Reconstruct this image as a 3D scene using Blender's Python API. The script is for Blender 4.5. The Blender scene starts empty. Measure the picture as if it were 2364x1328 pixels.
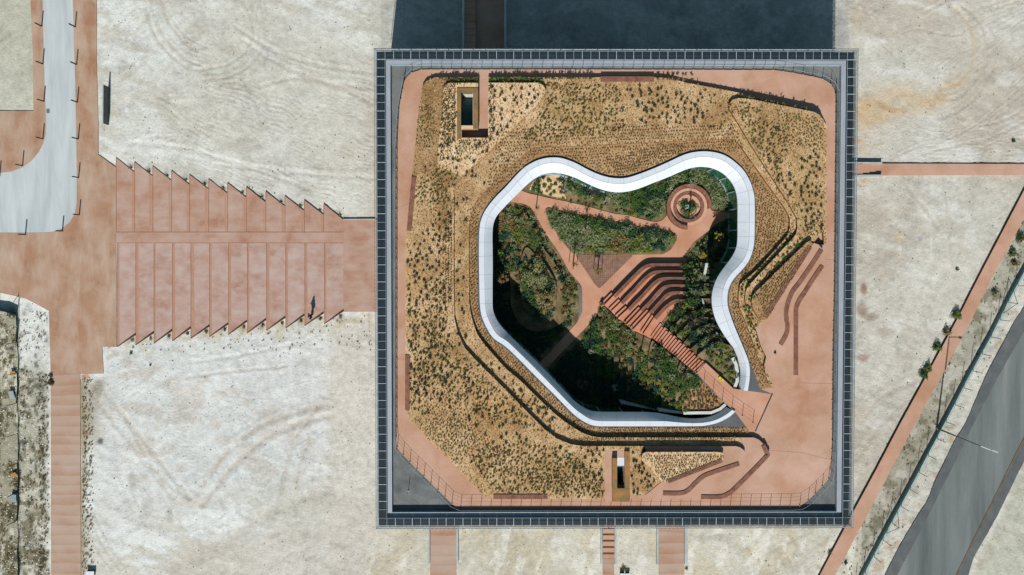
import bpy, math, random
import numpy as np
from mathutils import Vector, Matrix, Euler
from mathutils.geometry import tessellate_polygon

S = bpy.context.scene
COL = S.collection
random.seed(7)
RNG = np.random.default_rng(11)

# ------------------------------------------------------------------ camera
CAM_H = 95.0
FPX = 2403.0
cam_d = bpy.data.cameras.new('camera')
cam = bpy.data.objects.new('camera', cam_d); COL.objects.link(cam)
cam_d.sensor_width = 36.0
cam_d.lens = 36.0 * FPX / 2364.0
cam_d.clip_start = 1.0; cam_d.clip_end = 3000.0
cam.location = (0, 0, CAM_H)
cam.rotation_euler = (math.radians(-1.93), math.radians(-0.33), 0)
S.camera = cam
RM = Euler((math.radians(-1.93), math.radians(-0.33), 0)).to_matrix()
RMn = np.array(RM)

# ------------------------------------------------------------------ light
SUN_EL = math.radians(45.0)
SHX, SHY = 0.107, 0.994                      # direction shadows fall
sun_d = bpy.data.lights.new('sun', 'SUN'); sun_d.energy = 4.3; sun_d.angle = math.radians(0.5)
sun_d.color = (1.0, 0.972, 0.925)
sun = bpy.data.objects.new('sun', sun_d); COL.objects.link(sun)
_d = Vector((SHX*math.cos(SUN_EL), SHY*math.cos(SUN_EL), -math.sin(SUN_EL)))
sun.rotation_euler = _d.to_track_quat('-Z', 'Y').to_euler()
sun.location = (-10, -60, 60)
W = bpy.data.worlds.new('World'); S.world = W; W.use_nodes = True
_n = W.node_tree.nodes; _l = W.node_tree.links; _n.clear()
_sky = _n.new('ShaderNodeTexSky'); _sky.sky_type = 'NISHITA'; _sky.sun_disc = False
_sky.sun_elevation = SUN_EL; _sky.sun_rotation = math.radians(186)
_sky.air_density = 1.0; _sky.dust_density = 0.3; _sky.ozone_density = 1.5
_bg = _n.new('ShaderNodeBackground'); _bg.inputs['Strength'].default_value = 0.062
_o = _n.new('ShaderNodeOutputWorld')
_tint = _n.new('ShaderNodeMix'); _tint.data_type = 'RGBA'; _tint.blend_type = 'MULTIPLY'; _tint.inputs['Factor'].default_value = 1.0
_tint.inputs['B'].default_value = (1.0, 1.20, 1.03, 1.0)
_l.new(_sky.outputs[0], _tint.inputs['A']); _l.new(_tint.outputs['Result'], _bg.inputs['Color']); _l.new(_bg.outputs[0], _o.inputs['Surface'])
S.view_settings.view_transform = 'Standard'; S.view_settings.look = 'None'
S.view_settings.gamma = 1.0; S.view_settings.use_curve_mapping = False
S.view_settings.exposure = 0.36
S.cycles.use_denoising = True
S.cycles.max_bounces = 5
ALB = 0.74

# ------------------------------------------------------------------ pixel <-> world
def P(px, py, z=0.0):
    d = RM @ Vector(((px-1182.0)/FPX, -(py-664.0)/FPX, -1.0))
    t = (z-CAM_H)/d.z
    return (d.x*t, d.y*t)

def PL(pts, z=0.0): return [P(a, b, z) for a, b in pts]

def to_px(x, y, z=0.0):
    v = np.stack([x, y, np.full_like(x, z-CAM_H)], -1) @ RMn      # R^T v
    return 1182.0 + FPX*v[..., 0]/(-v[..., 2]), 664.0 - FPX*v[..., 1]/(-v[..., 2])

# ------------------------------------------------------------------ materials
def lin(c): return tuple(((v/255.0)/12.92 if v/255.0 <= 0.04045 else ((v/255.0+0.055)/1.055)**2.4) for v in c)
def C(r, g, b, k=None):
    k = ALB if k is None else k
    return tuple(v*k for v in lin((r, g, b))) + (1.0,)

MATS = {}
def nmat(name, cols, scale=1.0, detail=6, rough=0.85, bump=0.0, bscale=None, stretch=(1, 1, 1), spec=0.25,
         attr=None, fine=0.0, fscale=12.0, metal=0.0, coat=0.0, low=0.35, high=0.65):
    """cols: list of 2..4 colours mixed by noise"""
    if name in MATS: return MATS[name]
    m = bpy.data.materials.new(name); m.use_nodes = True
    nt = m.node_tree; N = nt.nodes; L = nt.links
    b = N['Principled BSDF']; b.inputs['Roughness'].default_value = rough
    b.inputs['Specular IOR Level'].default_value = spec; b.inputs['Metallic'].default_value = metal
    b.inputs['Coat Weight'].default_value = coat
    tc = N.new('ShaderNodeTexCoord'); mp = N.new('ShaderNodeMapping'); mp.inputs['Scale'].default_value = stretch
    L.new(tc.outputs['Object'], mp.inputs['Vector'])
    nz = N.new('ShaderNodeTexNoise'); nz.inputs['Scale'].default_value = scale; nz.inputs['Detail'].default_value = detail
    nz.inputs['Roughness'].default_value = 0.62; nz.inputs['Distortion'].default_value = 0.4
    L.new(mp.outputs[0], nz.inputs['Vector'])
    cr = N.new('ShaderNodeValToRGB'); e = cr.color_ramp.elements
    n = len(cols); e[0].position = low; e[1].position = high
    e[0].color = cols[0]; e[1].color = cols[-1]
    for i in range(1, n-1):
        q = e.new(low+(high-low)*i/(n-1)); q.color = cols[i]
    L.new(nz.outputs['Fac'], cr.inputs['Fac']); out = cr.outputs['Color']
    if attr:
        at = N.new('ShaderNodeVertexColor'); at.layer_name = attr
        mx = N.new('ShaderNodeMix'); mx.data_type = 'RGBA'; mx.blend_type = 'MULTIPLY'; mx.inputs['Factor'].default_value = 1.0
        L.new(at.outputs['Color'], mx.inputs['A']); L.new(out, mx.inputs['B']); out = mx.outputs['Result']
    if fine > 0:
        n2 = N.new('ShaderNodeTexNoise'); n2.inputs['Scale'].default_value = fscale; n2.inputs['Detail'].default_value = 5
        n2.inputs['Roughness'].default_value = 0.75
        L.new(mp.outputs[0], n2.inputs['Vector'])
        mr = N.new('ShaderNodeMapRange'); mr.inputs['From Min'].default_value = 0.3; mr.inputs['From Max'].default_value = 0.7
        mr.inputs['To Min'].default_value = 1.0-fine; mr.inputs['To Max'].default_value = 1.0+fine
        L.new(n2.outputs['Fac'], mr.inputs['Value'])
        mx = N.new('ShaderNodeMix'); mx.data_type = 'RGBA'; mx.blend_type = 'MULTIPLY'; mx.inputs['Factor'].default_value = 1.0
        L.new(out, mx.inputs['A']); L.new(mr.outputs[0], mx.inputs['B']); out = mx.outputs['Result']
    L.new(out, b.inputs['Base Color'])
    if bump > 0:
        n3 = N.new('ShaderNodeTexNoise'); n3.inputs['Scale'].default_value = bscale or fscale; n3.inputs['Detail'].default_value = 6
        n3.inputs['Roughness'].default_value = 0.7
        L.new(mp.outputs[0], n3.inputs['Vector'])
        bp = N.new('ShaderNodeBump'); bp.inputs['Strength'].default_value = 1.0; bp.inputs['Distance'].default_value = bump
        L.new(n3.outputs['Fac'], bp.inputs['Height']); L.new(bp.outputs[0], b.inputs['Normal'])
    MATS[name] = m; return m

def leafmat(name, c1, c2, c3=None):
    """foliage: colour varies per leaf (random per island) and by noise"""
    if name in MATS: return MATS[name]
    m = bpy.data.materials.new(name); m.use_nodes = True
    N = m.node_tree.nodes; L = m.node_tree.links; b = N['Principled BSDF']
    b.inputs['Roughness'].default_value = 0.7; b.inputs['Specular IOR Level'].default_value = 0.2
    g = N.new('ShaderNodeNewGeometry'); cr = N.new('ShaderNodeValToRGB'); e = cr.color_ramp.elements
    e[0].color = c1; e[1].color = c3 or c2
    q = e.new(0.55); q.color = c2
    L.new(g.outputs['Random Per Island'], cr.inputs['Fac']); L.new(cr.outputs['Color'], b.inputs['Base Color'])
    tr = N.new('ShaderNodeBsdfTranslucent'); L.new(cr.outputs['Color'], tr.inputs['Color'])
    ms = N.new('ShaderNodeMixShader'); ms.inputs[0].default_value = 0.25
    L.new(b.outputs[0], ms.inputs[1]); L.new(tr.outputs[0], ms.inputs[2]); L.new(ms.outputs[0], N['Material Output'].inputs['Surface'])
    MATS[name] = m; return m

# red concrete pavement with sandy dust films and sweeping marks
def red_mat(name, cols, wave_scale=0.0, wave_rot=0.0, strength=0.3, dust=(214, 186, 164), dustamt=0.5, dscale=0.35, wdist=6.0, stretch=(1, 1, 1)):
    m = nmat(name, cols, scale=0.5, detail=9, rough=0.9, bump=0.008, bscale=9, fine=0.10, fscale=11, stretch=(1, 1, 1))
    N = m.node_tree.nodes; L = m.node_tree.links; b = N['Principled BSDF']
    src = b.inputs['Base Color'].links[0].from_socket
    tc = N.new('ShaderNodeTexCoord')
    mp = N.new('ShaderNodeMapping'); mp.inputs['Scale'].default_value = stretch; mp.inputs['Rotation'].default_value = (0, 0, wave_rot)
    L.new(tc.outputs['Object'], mp.inputs['Vector'])
    n1 = N.new('ShaderNodeTexNoise'); n1.inputs['Scale'].default_value = dscale; n1.inputs['Detail'].default_value = 7; n1.inputs['Roughness'].default_value = 0.6
    L.new(mp.outputs[0], n1.inputs['Vector'])
    fac = n1.outputs['Fac']
    if wave_scale > 0:
        wv = N.new('ShaderNodeTexWave'); wv.wave_type = 'BANDS'; wv.bands_direction = 'Y'; wv.wave_profile = 'SAW'
        wv.inputs['Scale'].default_value = wave_scale; wv.inputs['Distortion'].default_value = wdist; wv.inputs['Detail'].default_value = 3
        wv.inputs['Detail Scale'].default_value = 0.6
        L.new(mp.outputs[0], wv.inputs['Vector'])
        mm = N.new('ShaderNodeMath'); mm.operation = 'MULTIPLY'; L.new(wv.outputs['Fac'], mm.inputs[0]); L.new(n1.outputs['Fac'], mm.inputs[1])
        ma = N.new('ShaderNodeMath'); ma.operation = 'MULTIPLY_ADD'; ma.inputs[1].default_value = strength
        L.new(mm.outputs[0], ma.inputs[0]); L.new(n1.outputs['Fac'], ma.inputs[2]); fac = ma.outputs[0]
    mr = N.new('ShaderNodeMapRange'); mr.inputs['From Min'].default_value = 0.42; mr.inputs['From Max'].default_value = 0.78
    mr.inputs['To Min'].default_value = 0.0; mr.inputs['To Max'].default_value = dustamt
    L.new(fac, mr.inputs['Value'])
    mx = N.new('ShaderNodeMix'); mx.data_type = 'RGBA'; L.new(mr.outputs[0], mx.inputs['Factor'])
    L.new(src, mx.inputs['A']); mx.inputs['B'].default_value = C(*dust); L.new(mx.outputs['Result'], b.inputs['Base Color'])
    return m

def line_mat(name, cols, axis_rot=0.0, freq=20.0, depth=0.01, dark=0.6, rough=0.7, scale=2.0):
    """timber or planted rows: fine parallel grooves"""
    m = nmat(name, cols, scale=scale, detail=5, rough=rough, fine=0.12, fscale=20)
    N = m.node_tree.nodes; L = m.node_tree.links; b = N['Principled BSDF']
    tc = N.new('ShaderNodeTexCoord'); mp = N.new('ShaderNodeMapping'); mp.inputs['Rotation'].default_value = (0, 0, axis_rot)
    L.new(tc.outputs['Object'], mp.inputs['Vector'])
    wv = N.new('ShaderNodeTexWave'); wv.wave_type = 'BANDS'; wv.bands_direction = 'X'; wv.inputs['Scale'].default_value = freq
    wv.inputs['Distortion'].default_value = 0.0
    L.new(mp.outputs[0], wv.inputs['Vector'])
    mr = N.new('ShaderNodeMapRange'); mr.inputs['From Min'].default_value = 0.0; mr.inputs['From Max'].default_value = 0.25
    mr.inputs['To Min'].default_value = dark; mr.inputs['To Max'].default_value = 1.0; L.new(wv.outputs['Fac'], mr.inputs['Value'])
    src = b.inputs['Base Color'].links[0].from_socket
    mx = N.new('ShaderNodeMix'); mx.data_type = 'RGBA'; mx.blend_type = 'MULTIPLY'; mx.inputs['Factor'].default_value = 1.0
    L.new(src, mx.inputs['A']); L.new(mr.outputs[0], mx.inputs['B']); L.new(mx.outputs['Result'], b.inputs['Base Color'])
    return m

M_ = {}
M_['white'] = nmat('white_panel', [C(214, 218, 225), C(222, 226, 233)], scale=0.6, rough=0.45, fine=0.035, fscale=3, spec=0.35, stretch=(1, 1, 1))
M_['lightmetal'] = nmat('light_metal', [C(150, 166, 172), C(176, 190, 196)], scale=3, rough=0.45, spec=0.5)
M_['greymetal'] = nmat('grey_coping', [C(150, 158, 168), C(164, 170, 180)], scale=0.5, rough=0.5, fine=0.03, spec=0.5)
M_['slat'] = nmat('louvre_slat', [C(40, 54, 62), C(50, 64, 72)], scale=3, rough=0.6)
M_['dark'] = nmat('dark_steel', [C(30, 36, 40), C(44, 50, 54)], scale=4, rough=0.6)
M_['tread'] = nmat('shaft_tread', [C(84, 124, 130), C(100, 142, 146)], scale=2, rough=0.8)
M_['shaft'] = nmat('louvre_shade', [C(28, 40, 46), C(38, 52, 58)], scale=2, rough=0.8)  # near-black colour stands in for the shade below the louvres
M_['concrete'] = nmat('concrete', [C(160, 166, 168), C(186, 190, 188)], scale=1.2, rough=0.85, fine=0.06, fscale=10, bump=0.004)
M_['paleconc'] = nmat('pale_concrete', [C(196, 198, 188), C(216, 216, 206)], scale=1.0, rough=0.85, fine=0.05, fscale=8)
M_['gravel'] = nmat('grey_gravel', [C(92, 95, 95), C(112, 115, 114), C(130, 131, 128)], scale=0.7, rough=0.95, fine=0.42, fscale=16, bump=0.03, bscale=18, low=0.3, high=0.7)
M_['dgravel'] = nmat('dark_gravel', [C(92, 94, 96), C(108, 109, 110)], scale=1, rough=0.95, fine=0.4, fscale=18, bump=0.03, bscale=20)
M_['corten'] = nmat('weathered_steel', [C(120, 104, 70), C(146, 110, 66), C(176, 118, 60)], scale=0.9, rough=0.75, fine=0.1, fscale=6, low=0.38, high=0.66)
M_['rustline'] = nmat('rusty_joint', [C(140, 98, 78), C(156, 114, 92)], scale=2, rough=0.9)
M_['cortenedge'] = nmat('weathered_steel_edge', [C(104, 66, 42), C(128, 78, 46)], scale=2, rough=0.8)
M_['cortenwall'] = nmat('weathered_steel_wall', [C(88, 58, 44), C(112, 70, 50)], scale=2, rough=0.8)
M_['redroof'] = red_mat('red_roof_concrete', [C(180, 136, 108), C(190, 146, 120), C(198, 156, 134)], dust=(208, 180, 164), dustamt=0.55, dscale=0.22)
M_['redplaza'] = red_mat('red_plaza_concrete', [C(162, 120, 92), C(172, 134, 108), C(180, 146, 124)], dust=(198, 180, 162), dustamt=0.7, dscale=0.55, wave_scale=0.10, strength=0.12, wdist=16, stretch=(1.3, 0.5, 1), wave_rot=1.4)
M_['redtread'] = red_mat('red_tread_concrete', [C(166, 122, 98), C(178, 140, 120), C(184, 152, 138)], dust=(196, 172, 158), dustamt=0.7, dscale=0.9, wave_scale=0.5, strength=0.10, wdist=12, stretch=(0.45, 1.0, 1))
M_['redtreadlow'] = red_mat('red_tread_dusty', [C(168, 130, 112), C(180, 146, 132), C(184, 156, 146)], dust=(198, 180, 170), dustamt=0.7, dscale=1.3, wave_scale=0.5, strength=0.10, wdist=14, stretch=(0.7, 1.0, 1), wave_rot=0.12)
M_['rusttread'] = nmat('rust_washed_concrete', [C(176, 130, 104), C(184, 142, 120)], scale=1.5, detail=8, rough=0.9, fine=0.08)
M_['redpath'] = red_mat('red_path_concrete', [C(166, 122, 96), C(174, 136, 112), C(176, 146, 128)], dust=(190, 170, 154), dustamt=0.65, dscale=0.3, wave_scale=0.34, strength=0.55, wdist=4.5, stretch=(0.3, 1.0, 1))
M_['redcourt'] = nmat('red_court_concrete', [C(192, 138, 110), C(200, 148, 120), C(206, 158, 134)], scale=0.6, rough=0.9, fine=0.08, fscale=16, bump=0.006)
M_['redstep'] = nmat('red_step_concrete', [C(196, 122, 90), C(206, 138, 108), C(210, 146, 120)], scale=0.9, rough=0.9, fine=0.08, fscale=16)
M_['road'] = nmat('pale_road_concrete', [C(178, 184, 185), C(190, 196, 196), C(200, 205, 205)], scale=0.5, detail=8, rough=0.9, fine=0.035, fscale=14, stretch=(2.2, 0.3, 1))
M_['wood'] = line_mat('red_brown_timber', [C(122, 78, 60), C(140, 94, 74), C(156, 108, 88)], axis_rot=0.0, freq=3.5, dark=0.72)
M_['deck'] = nmat('deck_timber', [C(136, 102, 84), C(152, 116, 96), C(166, 128, 108)], scale=2, rough=0.85, fine=0.2, fscale=10)
M_['soil'] = nmat('courtyard_soil', [C(92, 82, 56), C(118, 102, 72), C(150, 130, 94)], scale=1.1, detail=8, rough=0.95, fine=0.3, fscale=9, bump=0.04, bscale=7)
M_['glass'] = None

def zones(m, zs):
    """soil of another colour in soft-edged patches: (px, py, rx, ry, colour, amount)"""
    N = m.node_tree.nodes; L = m.node_tree.links; b = N['Principled BSDF']
    tc = N.new('ShaderNodeTexCoord'); nn = N.new('ShaderNodeTexNoise'); nn.inputs['Scale'].default_value = 0.9; nn.inputs['Detail'].default_value = 6
    L.new(tc.outputs['Object'], nn.inputs['Vector'])
    ad = N.new('ShaderNodeVectorMath'); ad.operation = 'MULTIPLY_ADD'; ad.inputs[1].default_value = (3.2, 3.2, 0)
    L.new(nn.outputs['Color'], ad.inputs[0]); L.new(tc.outputs['Object'], ad.inputs[2])
    for (px, py, rx, ry, col, am) in zs:
        x, y = P(px, py, 9.3); rx /= 28.0; ry /= 28.0
        mp = N.new('ShaderNodeVectorMath'); mp.operation = 'SUBTRACT'; mp.inputs[1].default_value = (x+1.6, y+1.6, 0); L.new(ad.outputs[0], mp.inputs[0])
        m2 = N.new('ShaderNodeVectorMath'); m2.operation = 'MULTIPLY'; m2.inputs[1].default_value = (1/rx, 1/ry, 0); L.new(mp.outputs[0], m2.inputs[0])
        le = N.new('ShaderNodeVectorMath'); le.operation = 'LENGTH'; L.new(m2.outputs[0], le.inputs[0])
        mr = N.new('ShaderNodeMapRange'); mr.inputs['From Min'].default_value = 1.15; mr.inputs['From Max'].default_value = 0.7
        mr.inputs['To Min'].default_value = 0; mr.inputs['To Max'].default_value = am; L.new(le.outputs['Value'], mr.inputs['Value'])
        src = b.inputs['Base Color'].links[0].from_socket
        mul = N.new('ShaderNodeMix'); mul.data_type = 'RGBA'; mul.blend_type = 'MULTIPLY'; L.new(mr.outputs[0], mul.inputs['Factor'])
        L.new(src, mul.inputs['A']); mul.inputs['B'].default_value = col; L.new(mul.outputs['Result'], b.inputs['Base Color'])
def straw_mat(name, cols, fine=0.35, scale=0.55, low=0.3, high=0.7, stretch=(1, 1, 1)):
    m = nmat(name, cols, scale=scale, detail=9, rough=0.95, fine=fine, fscale=8, bump=0.06, bscale=9, low=low, high=high)
    N = m.node_tree.nodes; L = m.node_tree.links; b = N['Principled BSDF']
    src = b.inputs['Base Color'].links[0].from_socket
    tc = N.new('ShaderNodeTexCoord'); vo = N.new('ShaderNodeTexVoronoi'); vo.inputs['Scale'].default_value = 7.5
    mp = N.new('ShaderNodeMapping'); mp.inputs['Rotation'].default_value = (0, 0, 0.6); mp.inputs['Scale'].default_value = (1, 0.45, 1)
    nn = N.new('ShaderNodeTexNoise'); nn.inputs['Scale'].default_value = 2.0
    va = N.new('ShaderNodeMix'); va.data_type = 'VECTOR'; va.inputs['Factor'].default_value = 0.12
    L.new(tc.outputs['Object'], nn.inputs['Vector']); L.new(tc.outputs['Object'], va.inputs['A']); L.new(nn.outputs['Color'], va.inputs['B'])
    L.new(va.outputs['Result'], mp.inputs['Vector']); L.new(mp.outputs[0], vo.inputs['Vector'])
    mr = N.new('ShaderNodeMapRange'); mr.inputs['From Min'].default_value = 0.05; mr.inputs['From Max'].default_value = 0.45
    mr.inputs['To Min'].default_value = 0.80; mr.inputs['To Max'].default_value = 1.1; L.new(vo.outputs['Distance'], mr.inputs['Value'])
    mx = N.new('ShaderNodeMix'); mx.data_type = 'RGBA'; mx.blend_type = 'MULTIPLY'; mx.inputs['Factor'].default_value = 1.0
    L.new(src, mx.inputs['A']); L.new(mr.outputs[0], mx.inputs['B']); L.new(mx.outputs['Result'], b.inputs['Base Color'])
    return m
M_['straw'] = straw_mat('straw_soil', [C(158, 124, 84), C(182, 146, 104), C(200, 166, 124), C(214, 184, 148)])
M_['strawlight'] = straw_mat('pale_straw_soil', [C(200, 164, 122), C(218, 184, 144), C(228, 200, 164)], fine=0.25)
M_['strawbrown'] = straw_mat('brown_straw_soil', [C(148, 112, 74), C(168, 132, 92), C(188, 152, 112)], fine=0.3)

_br = (0.72, 0.66, 0.56, 1); _ol = (0.74, 0.74, 0.56, 1); _li = (1.10, 1.14, 1.22, 1); _go = (0.9, 0.84, 0.7, 1)
zones(M_['straw'], [(1190, 265, 75, 70, _li, 1), (1033, 290, 20, 110, _li, 1), (1095, 360, 60, 35, _li, 1), (1450, 380, 170, 30, _li, 1), (1130, 395, 60, 22, _br, .6),
    (1025, 410, 45, 26, _br, .9), (1025, 490, 18, 90, _br, .8), (1066, 640, 14, 230, _br, .7), (1230, 330, 60, 30, _br, .7), (1330, 250, 90, 50, _ol, .5), (1640, 262, 50, 40, _br, .6), (1500, 240, 60, 40, _ol, .4),
    (1790, 300, 45, 55, _br, .9), (1860, 440, 35, 90, _ol, .7), (1735, 330, 30, 70, _ol, .5), (1140, 960, 80, 60, _go, .8), (1020, 840, 60, 50, _ol, .5), (1300, 1090, 90, 50, _ol, .5), (1480, 1100, 28, 40, _br, .5), (965, 660, 22, 60, _go, .6), (990, 560, 30, 60, _li, .6)])
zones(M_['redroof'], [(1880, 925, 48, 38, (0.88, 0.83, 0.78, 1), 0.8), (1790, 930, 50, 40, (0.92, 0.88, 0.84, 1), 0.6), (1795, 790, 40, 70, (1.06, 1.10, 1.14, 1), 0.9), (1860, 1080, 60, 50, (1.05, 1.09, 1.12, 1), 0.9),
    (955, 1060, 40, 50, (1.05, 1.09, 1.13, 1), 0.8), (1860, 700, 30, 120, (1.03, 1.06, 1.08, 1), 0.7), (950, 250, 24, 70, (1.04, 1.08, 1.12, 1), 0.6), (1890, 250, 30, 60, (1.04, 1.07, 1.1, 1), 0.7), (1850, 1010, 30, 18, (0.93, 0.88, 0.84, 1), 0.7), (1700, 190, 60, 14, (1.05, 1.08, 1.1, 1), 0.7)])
zones(M_['strawbrown'], [(1450, 385, 190, 42, (1.25, 1.3, 1.4, 1), 1), (990, 240, 20, 60, (0.82, 0.78, 0.68, 1), 1)])
def deck_grid():
    m = M_['deck']; N = m.node_tree.nodes; L = m.node_tree.links; b = N['Principled BSDF']
    src = b.inputs['Base Color'].links[0].from_socket
    tc = N.new('ShaderNodeTexCoord'); br = N.new('ShaderNodeTexBrick'); br.offset = 0.0
    br.inputs['Scale'].default_value = 1.0; br.inputs['Brick Width'].default_value = 0.17; br.inputs['Row Height'].default_value = 0.17
    br.inputs['Mortar Size'].default_value = 0.012; br.inputs['Color1'].default_value = (1, 1, 1, 1); br.inputs['Color2'].default_value = (0.84, 0.84, 0.84, 1)
    br.inputs['Mortar'].default_value = (0.5, 0.5, 0.5, 1); L.new(tc.outputs['Object'], br.inputs['Vector'])
    mx = N.new('ShaderNodeMix'); mx.data_type = 'RGBA'; mx.blend_type = 'MULTIPLY'; mx.inputs['Factor'].default_value = 1.0
    L.new(src, mx.inputs['A']); L.new(br.outputs['Color'], mx.inputs['B']); L.new(mx.outputs['Result'], b.inputs['Base Color'])
deck_grid()

def glassmat(name, col, rough=0.05):
    m = bpy.data.materials.new(name); m.use_nodes = True
    N = m.node_tree.nodes; L = m.node_tree.links; b = N['Principled BSDF']
    n = N.new('ShaderNodeTexNoise'); n.inputs['Scale'].default_value = 0.5
    cr = N.new('ShaderNodeValToRGB'); cr.color_ramp.elements[0].color = col; cr.color_ramp.elements[1].color = tuple(v*1.5 for v in col[:3])+(1,)
    L.new(n.outputs['Fac'], cr.inputs['Fac']); L.new(cr.outputs['Color'], b.inputs['Base Color'])
    b.inputs['Roughness'].default_value = rough; b.inputs['Specular IOR Level'].default_value = 0.6
    MATS[name] = m; return m
M_['glass'] = glassmat('green_glass', C(28, 92, 66))
M_['darkglass'] = glassmat('dark_glass', C(26, 44, 48))

# ------------------------------------------------------------------ mesh helpers
class MB:
    def __init__(s): s.v = []; s.f = []; s.mi = []; s.mats = []
    def slot(s, m):
        if m not in s.mats: s.mats.append(m)
        return s.mats.index(m)
    def face(s, vs, m):
        i = len(s.v); s.v.extend(vs); s.f.append(tuple(range(i, i+len(vs)))); s.mi.append(s.slot(m))
    def box(s, x0, x1, y0, y1, z0, z1, m):
        s.prism([(x0, y0), (x1, y0), (x1, y1), (x0, y1)], z1, z0, m)
    def prism(s, poly, zt, zb, m, side=None, holes=(), bottom=False):
        side = side or m
        ft = zt if callable(zt) else (lambda x, y, c=zt: c)
        fb = zb if callable(zb) else (lambda x, y, c=zb: c)
        loops = [list(poly)] + [list(h) for h in holes]
        def area(p): return 0.5*sum(p[i][0]*p[(i+1) % len(p)][1]-p[(i+1) % len(p)][0]*p[i][1] for i in range(len(p)))
        if area(loops[0]) < 0: loops[0].reverse()
        for k in range(1, len(loops)):
            if area(loops[k]) > 0: loops[k].reverse()
        flat = [q for lp in loops for q in lp]
        base = len(s.v)
        s.v.extend((x, y, ft(x, y)) for x, y in flat)
        tris = tessellate_polygon([[Vector((x, y, 0)) for x, y in lp] for lp in loops])
        mi = s.slot(m)
        for t in tris:
            a, b, c = [flat[i] for i in t]
            cr = (b[0]-a[0])*(c[1]-a[1])-(b[1]-a[1])*(c[0]-a[0])
            if abs(cr) < 1e-10: continue
            t = t if cr > 0 else (t[0], t[2], t[1])
            s.f.append(tuple(base+i for i in t)); s.mi.append(mi)
        sm = s.slot(side)
        for lp in loops:
            n = len(lp)
            for i in range(n):
                a = lp[i]; b = lp[(i+1) % n]
                k = len(s.v)
                s.v.extend([(a[0], a[1], fb(*a)), (b[0], b[1], fb(*b)), (b[0], b[1], ft(*b)), (a[0], a[1], ft(*a))])
                s.f.append((k, k+1, k+2, k+3)); s.mi.append(sm)
        if bottom:
            base = len(s.v); s.v.extend((x, y, fb(x, y)) for x, y in flat)
            for t in tris:
                a, b, c = [flat[i] for i in t]
                cr = (b[0]-a[0])*(c[1]-a[1])-(b[1]-a[1])*(c[0]-a[0])
                t = t if cr < 0 else (t[0], t[2], t[1])
                s.f.append(tuple(base+i for i in t)); s.mi.append(sm)
    def tube(s, a, b, r0, r1=None, m=None, n=6):
        r1 = r0 if r1 is None else r1
        a = Vector(a); b = Vector(b); d = (b-a)
        if d.length < 1e-6: return
        q = d.to_track_quat('Z', 'Y').to_matrix()
        ra = [a+q@Vector((r0*math.cos(2*math.pi*i/n), r0*math.sin(2*math.pi*i/n), 0)) for i in range(n)]
        rb = [b+q@Vector((r1*math.cos(2*math.pi*i/n), r1*math.sin(2*math.pi*i/n), 0)) for i in range(n)]
        k = len(s.v); s.v.extend([tuple(v) for v in ra+rb]); mi = s.slot(m)
        for i in range(n):
            j = (i+1) % n
            s.f.append((k+i, k+j, k+n+j, k+n+i)); s.mi.append(mi)
        s.f.append(tuple(k+n+i for i in range(n))); s.mi.append(mi)
        s.f.append(tuple(k+i for i in reversed(range(n)))); s.mi.append(mi)
    def ribbon(s, pts, w0, w1, zt, zb, m, side=None):
        """extruded strip along polyline; w0 left offset, w1 right offset"""
        L_, R_ = [], []
        n = len(pts)
        for i in range(n):
            a = Vector(pts[max(i-1, 0)]); b = Vector(pts[min(i+1, n-1)]); d = (b-a).normalized()
            nrm = Vector((-d.y, d.x)); p = Vector(pts[i])
            L_.append(tuple(p+nrm*w0)); R_.append(tuple(p-nrm*w1))
        s.prism(L_+R_[::-1], zt, zb, m, side)
    def build(s, name, parent=None, smooth=False):
        me = bpy.data.meshes.new(name)
        me.from_pydata(s.v, [], s.f)
        for m in s.mats: me.materials.append(m)
        me.polygons.foreach_set('material_index', s.mi)
        if smooth: me.polygons.foreach_set('use_smooth', [True]*len(me.polygons))
        me.update()
        o = bpy.data.objects.new(name, me); COL.objects.link(o)
        if parent: o.parent = parent
        return o

def npmesh(name, v, f, m, parent=None, smooth=False):
    """v (n,3), f (k,4) or (k,3) arrays"""
    me = bpy.data.meshes.new(name)
    k = f.shape[1]
    me.vertices.add(len(v)); me.vertices.foreach_set('co', np.ascontiguousarray(v, dtype=np.float32).ravel())
    me.loops.add(f.size); me.loops.foreach_set('vertex_index', np.ascontiguousarray(f, dtype=np.int32).ravel())
    me.polygons.add(len(f)); me.polygons.foreach_set('loop_start', np.arange(len(f), dtype=np.int32)*k)
    me.polygons.foreach_set('loop_total', np.full(len(f), k, dtype=np.int32))
    if smooth: me.polygons.foreach_set('use_smooth', np.ones(len(f), dtype=bool))
    for mm in (m if isinstance(m, (list, tuple)) else [m]): me.materials.append(mm)
    me.update(calc_edges=True); me.validate()
    o = bpy.data.objects.new(name, me); COL.objects.link(o)
    if parent: o.parent = parent
    return o

def tag(o, label=None, cat=None, group=None, kind=None):
    if label: o['label'] = label
    if cat: o['category'] = cat
    if group: o['group'] = group
    if kind: o['kind'] = kind
    return o
def struct(o, label=None, cat=None):
    o['kind'] = 'structure'
    return tag(o, label, cat)
def empty(name, loc, label, cat, group=None, rz=0):
    o = bpy.data.objects.new(name, None); COL.objects.link(o); o.location = loc; o.rotation_euler = (0, 0, rz)
    o.empty_display_size = 0.3
    return tag(o, label, cat, group)
def put(o, par):
    """parent an object whose mesh is in world coordinates"""
    o.parent = par; o.matrix_parent_inverse = Matrix.Translation(-Vector(par.location))
    return o
def tree_copy(root, loc, rz=0, sc=1.0, label=None):
    r = root.copy(); COL.objects.link(r); r.location = loc; r.rotation_euler = (0, 0, rz); r.scale = (sc, sc, sc)
    if label: r['label'] = label
    for ch in root.children:
        c = ch.copy(); COL.objects.link(c); c.parent = r
        for g in ch.children:
            d = g.copy(); COL.objects.link(d); d.parent = c
    return r

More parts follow.
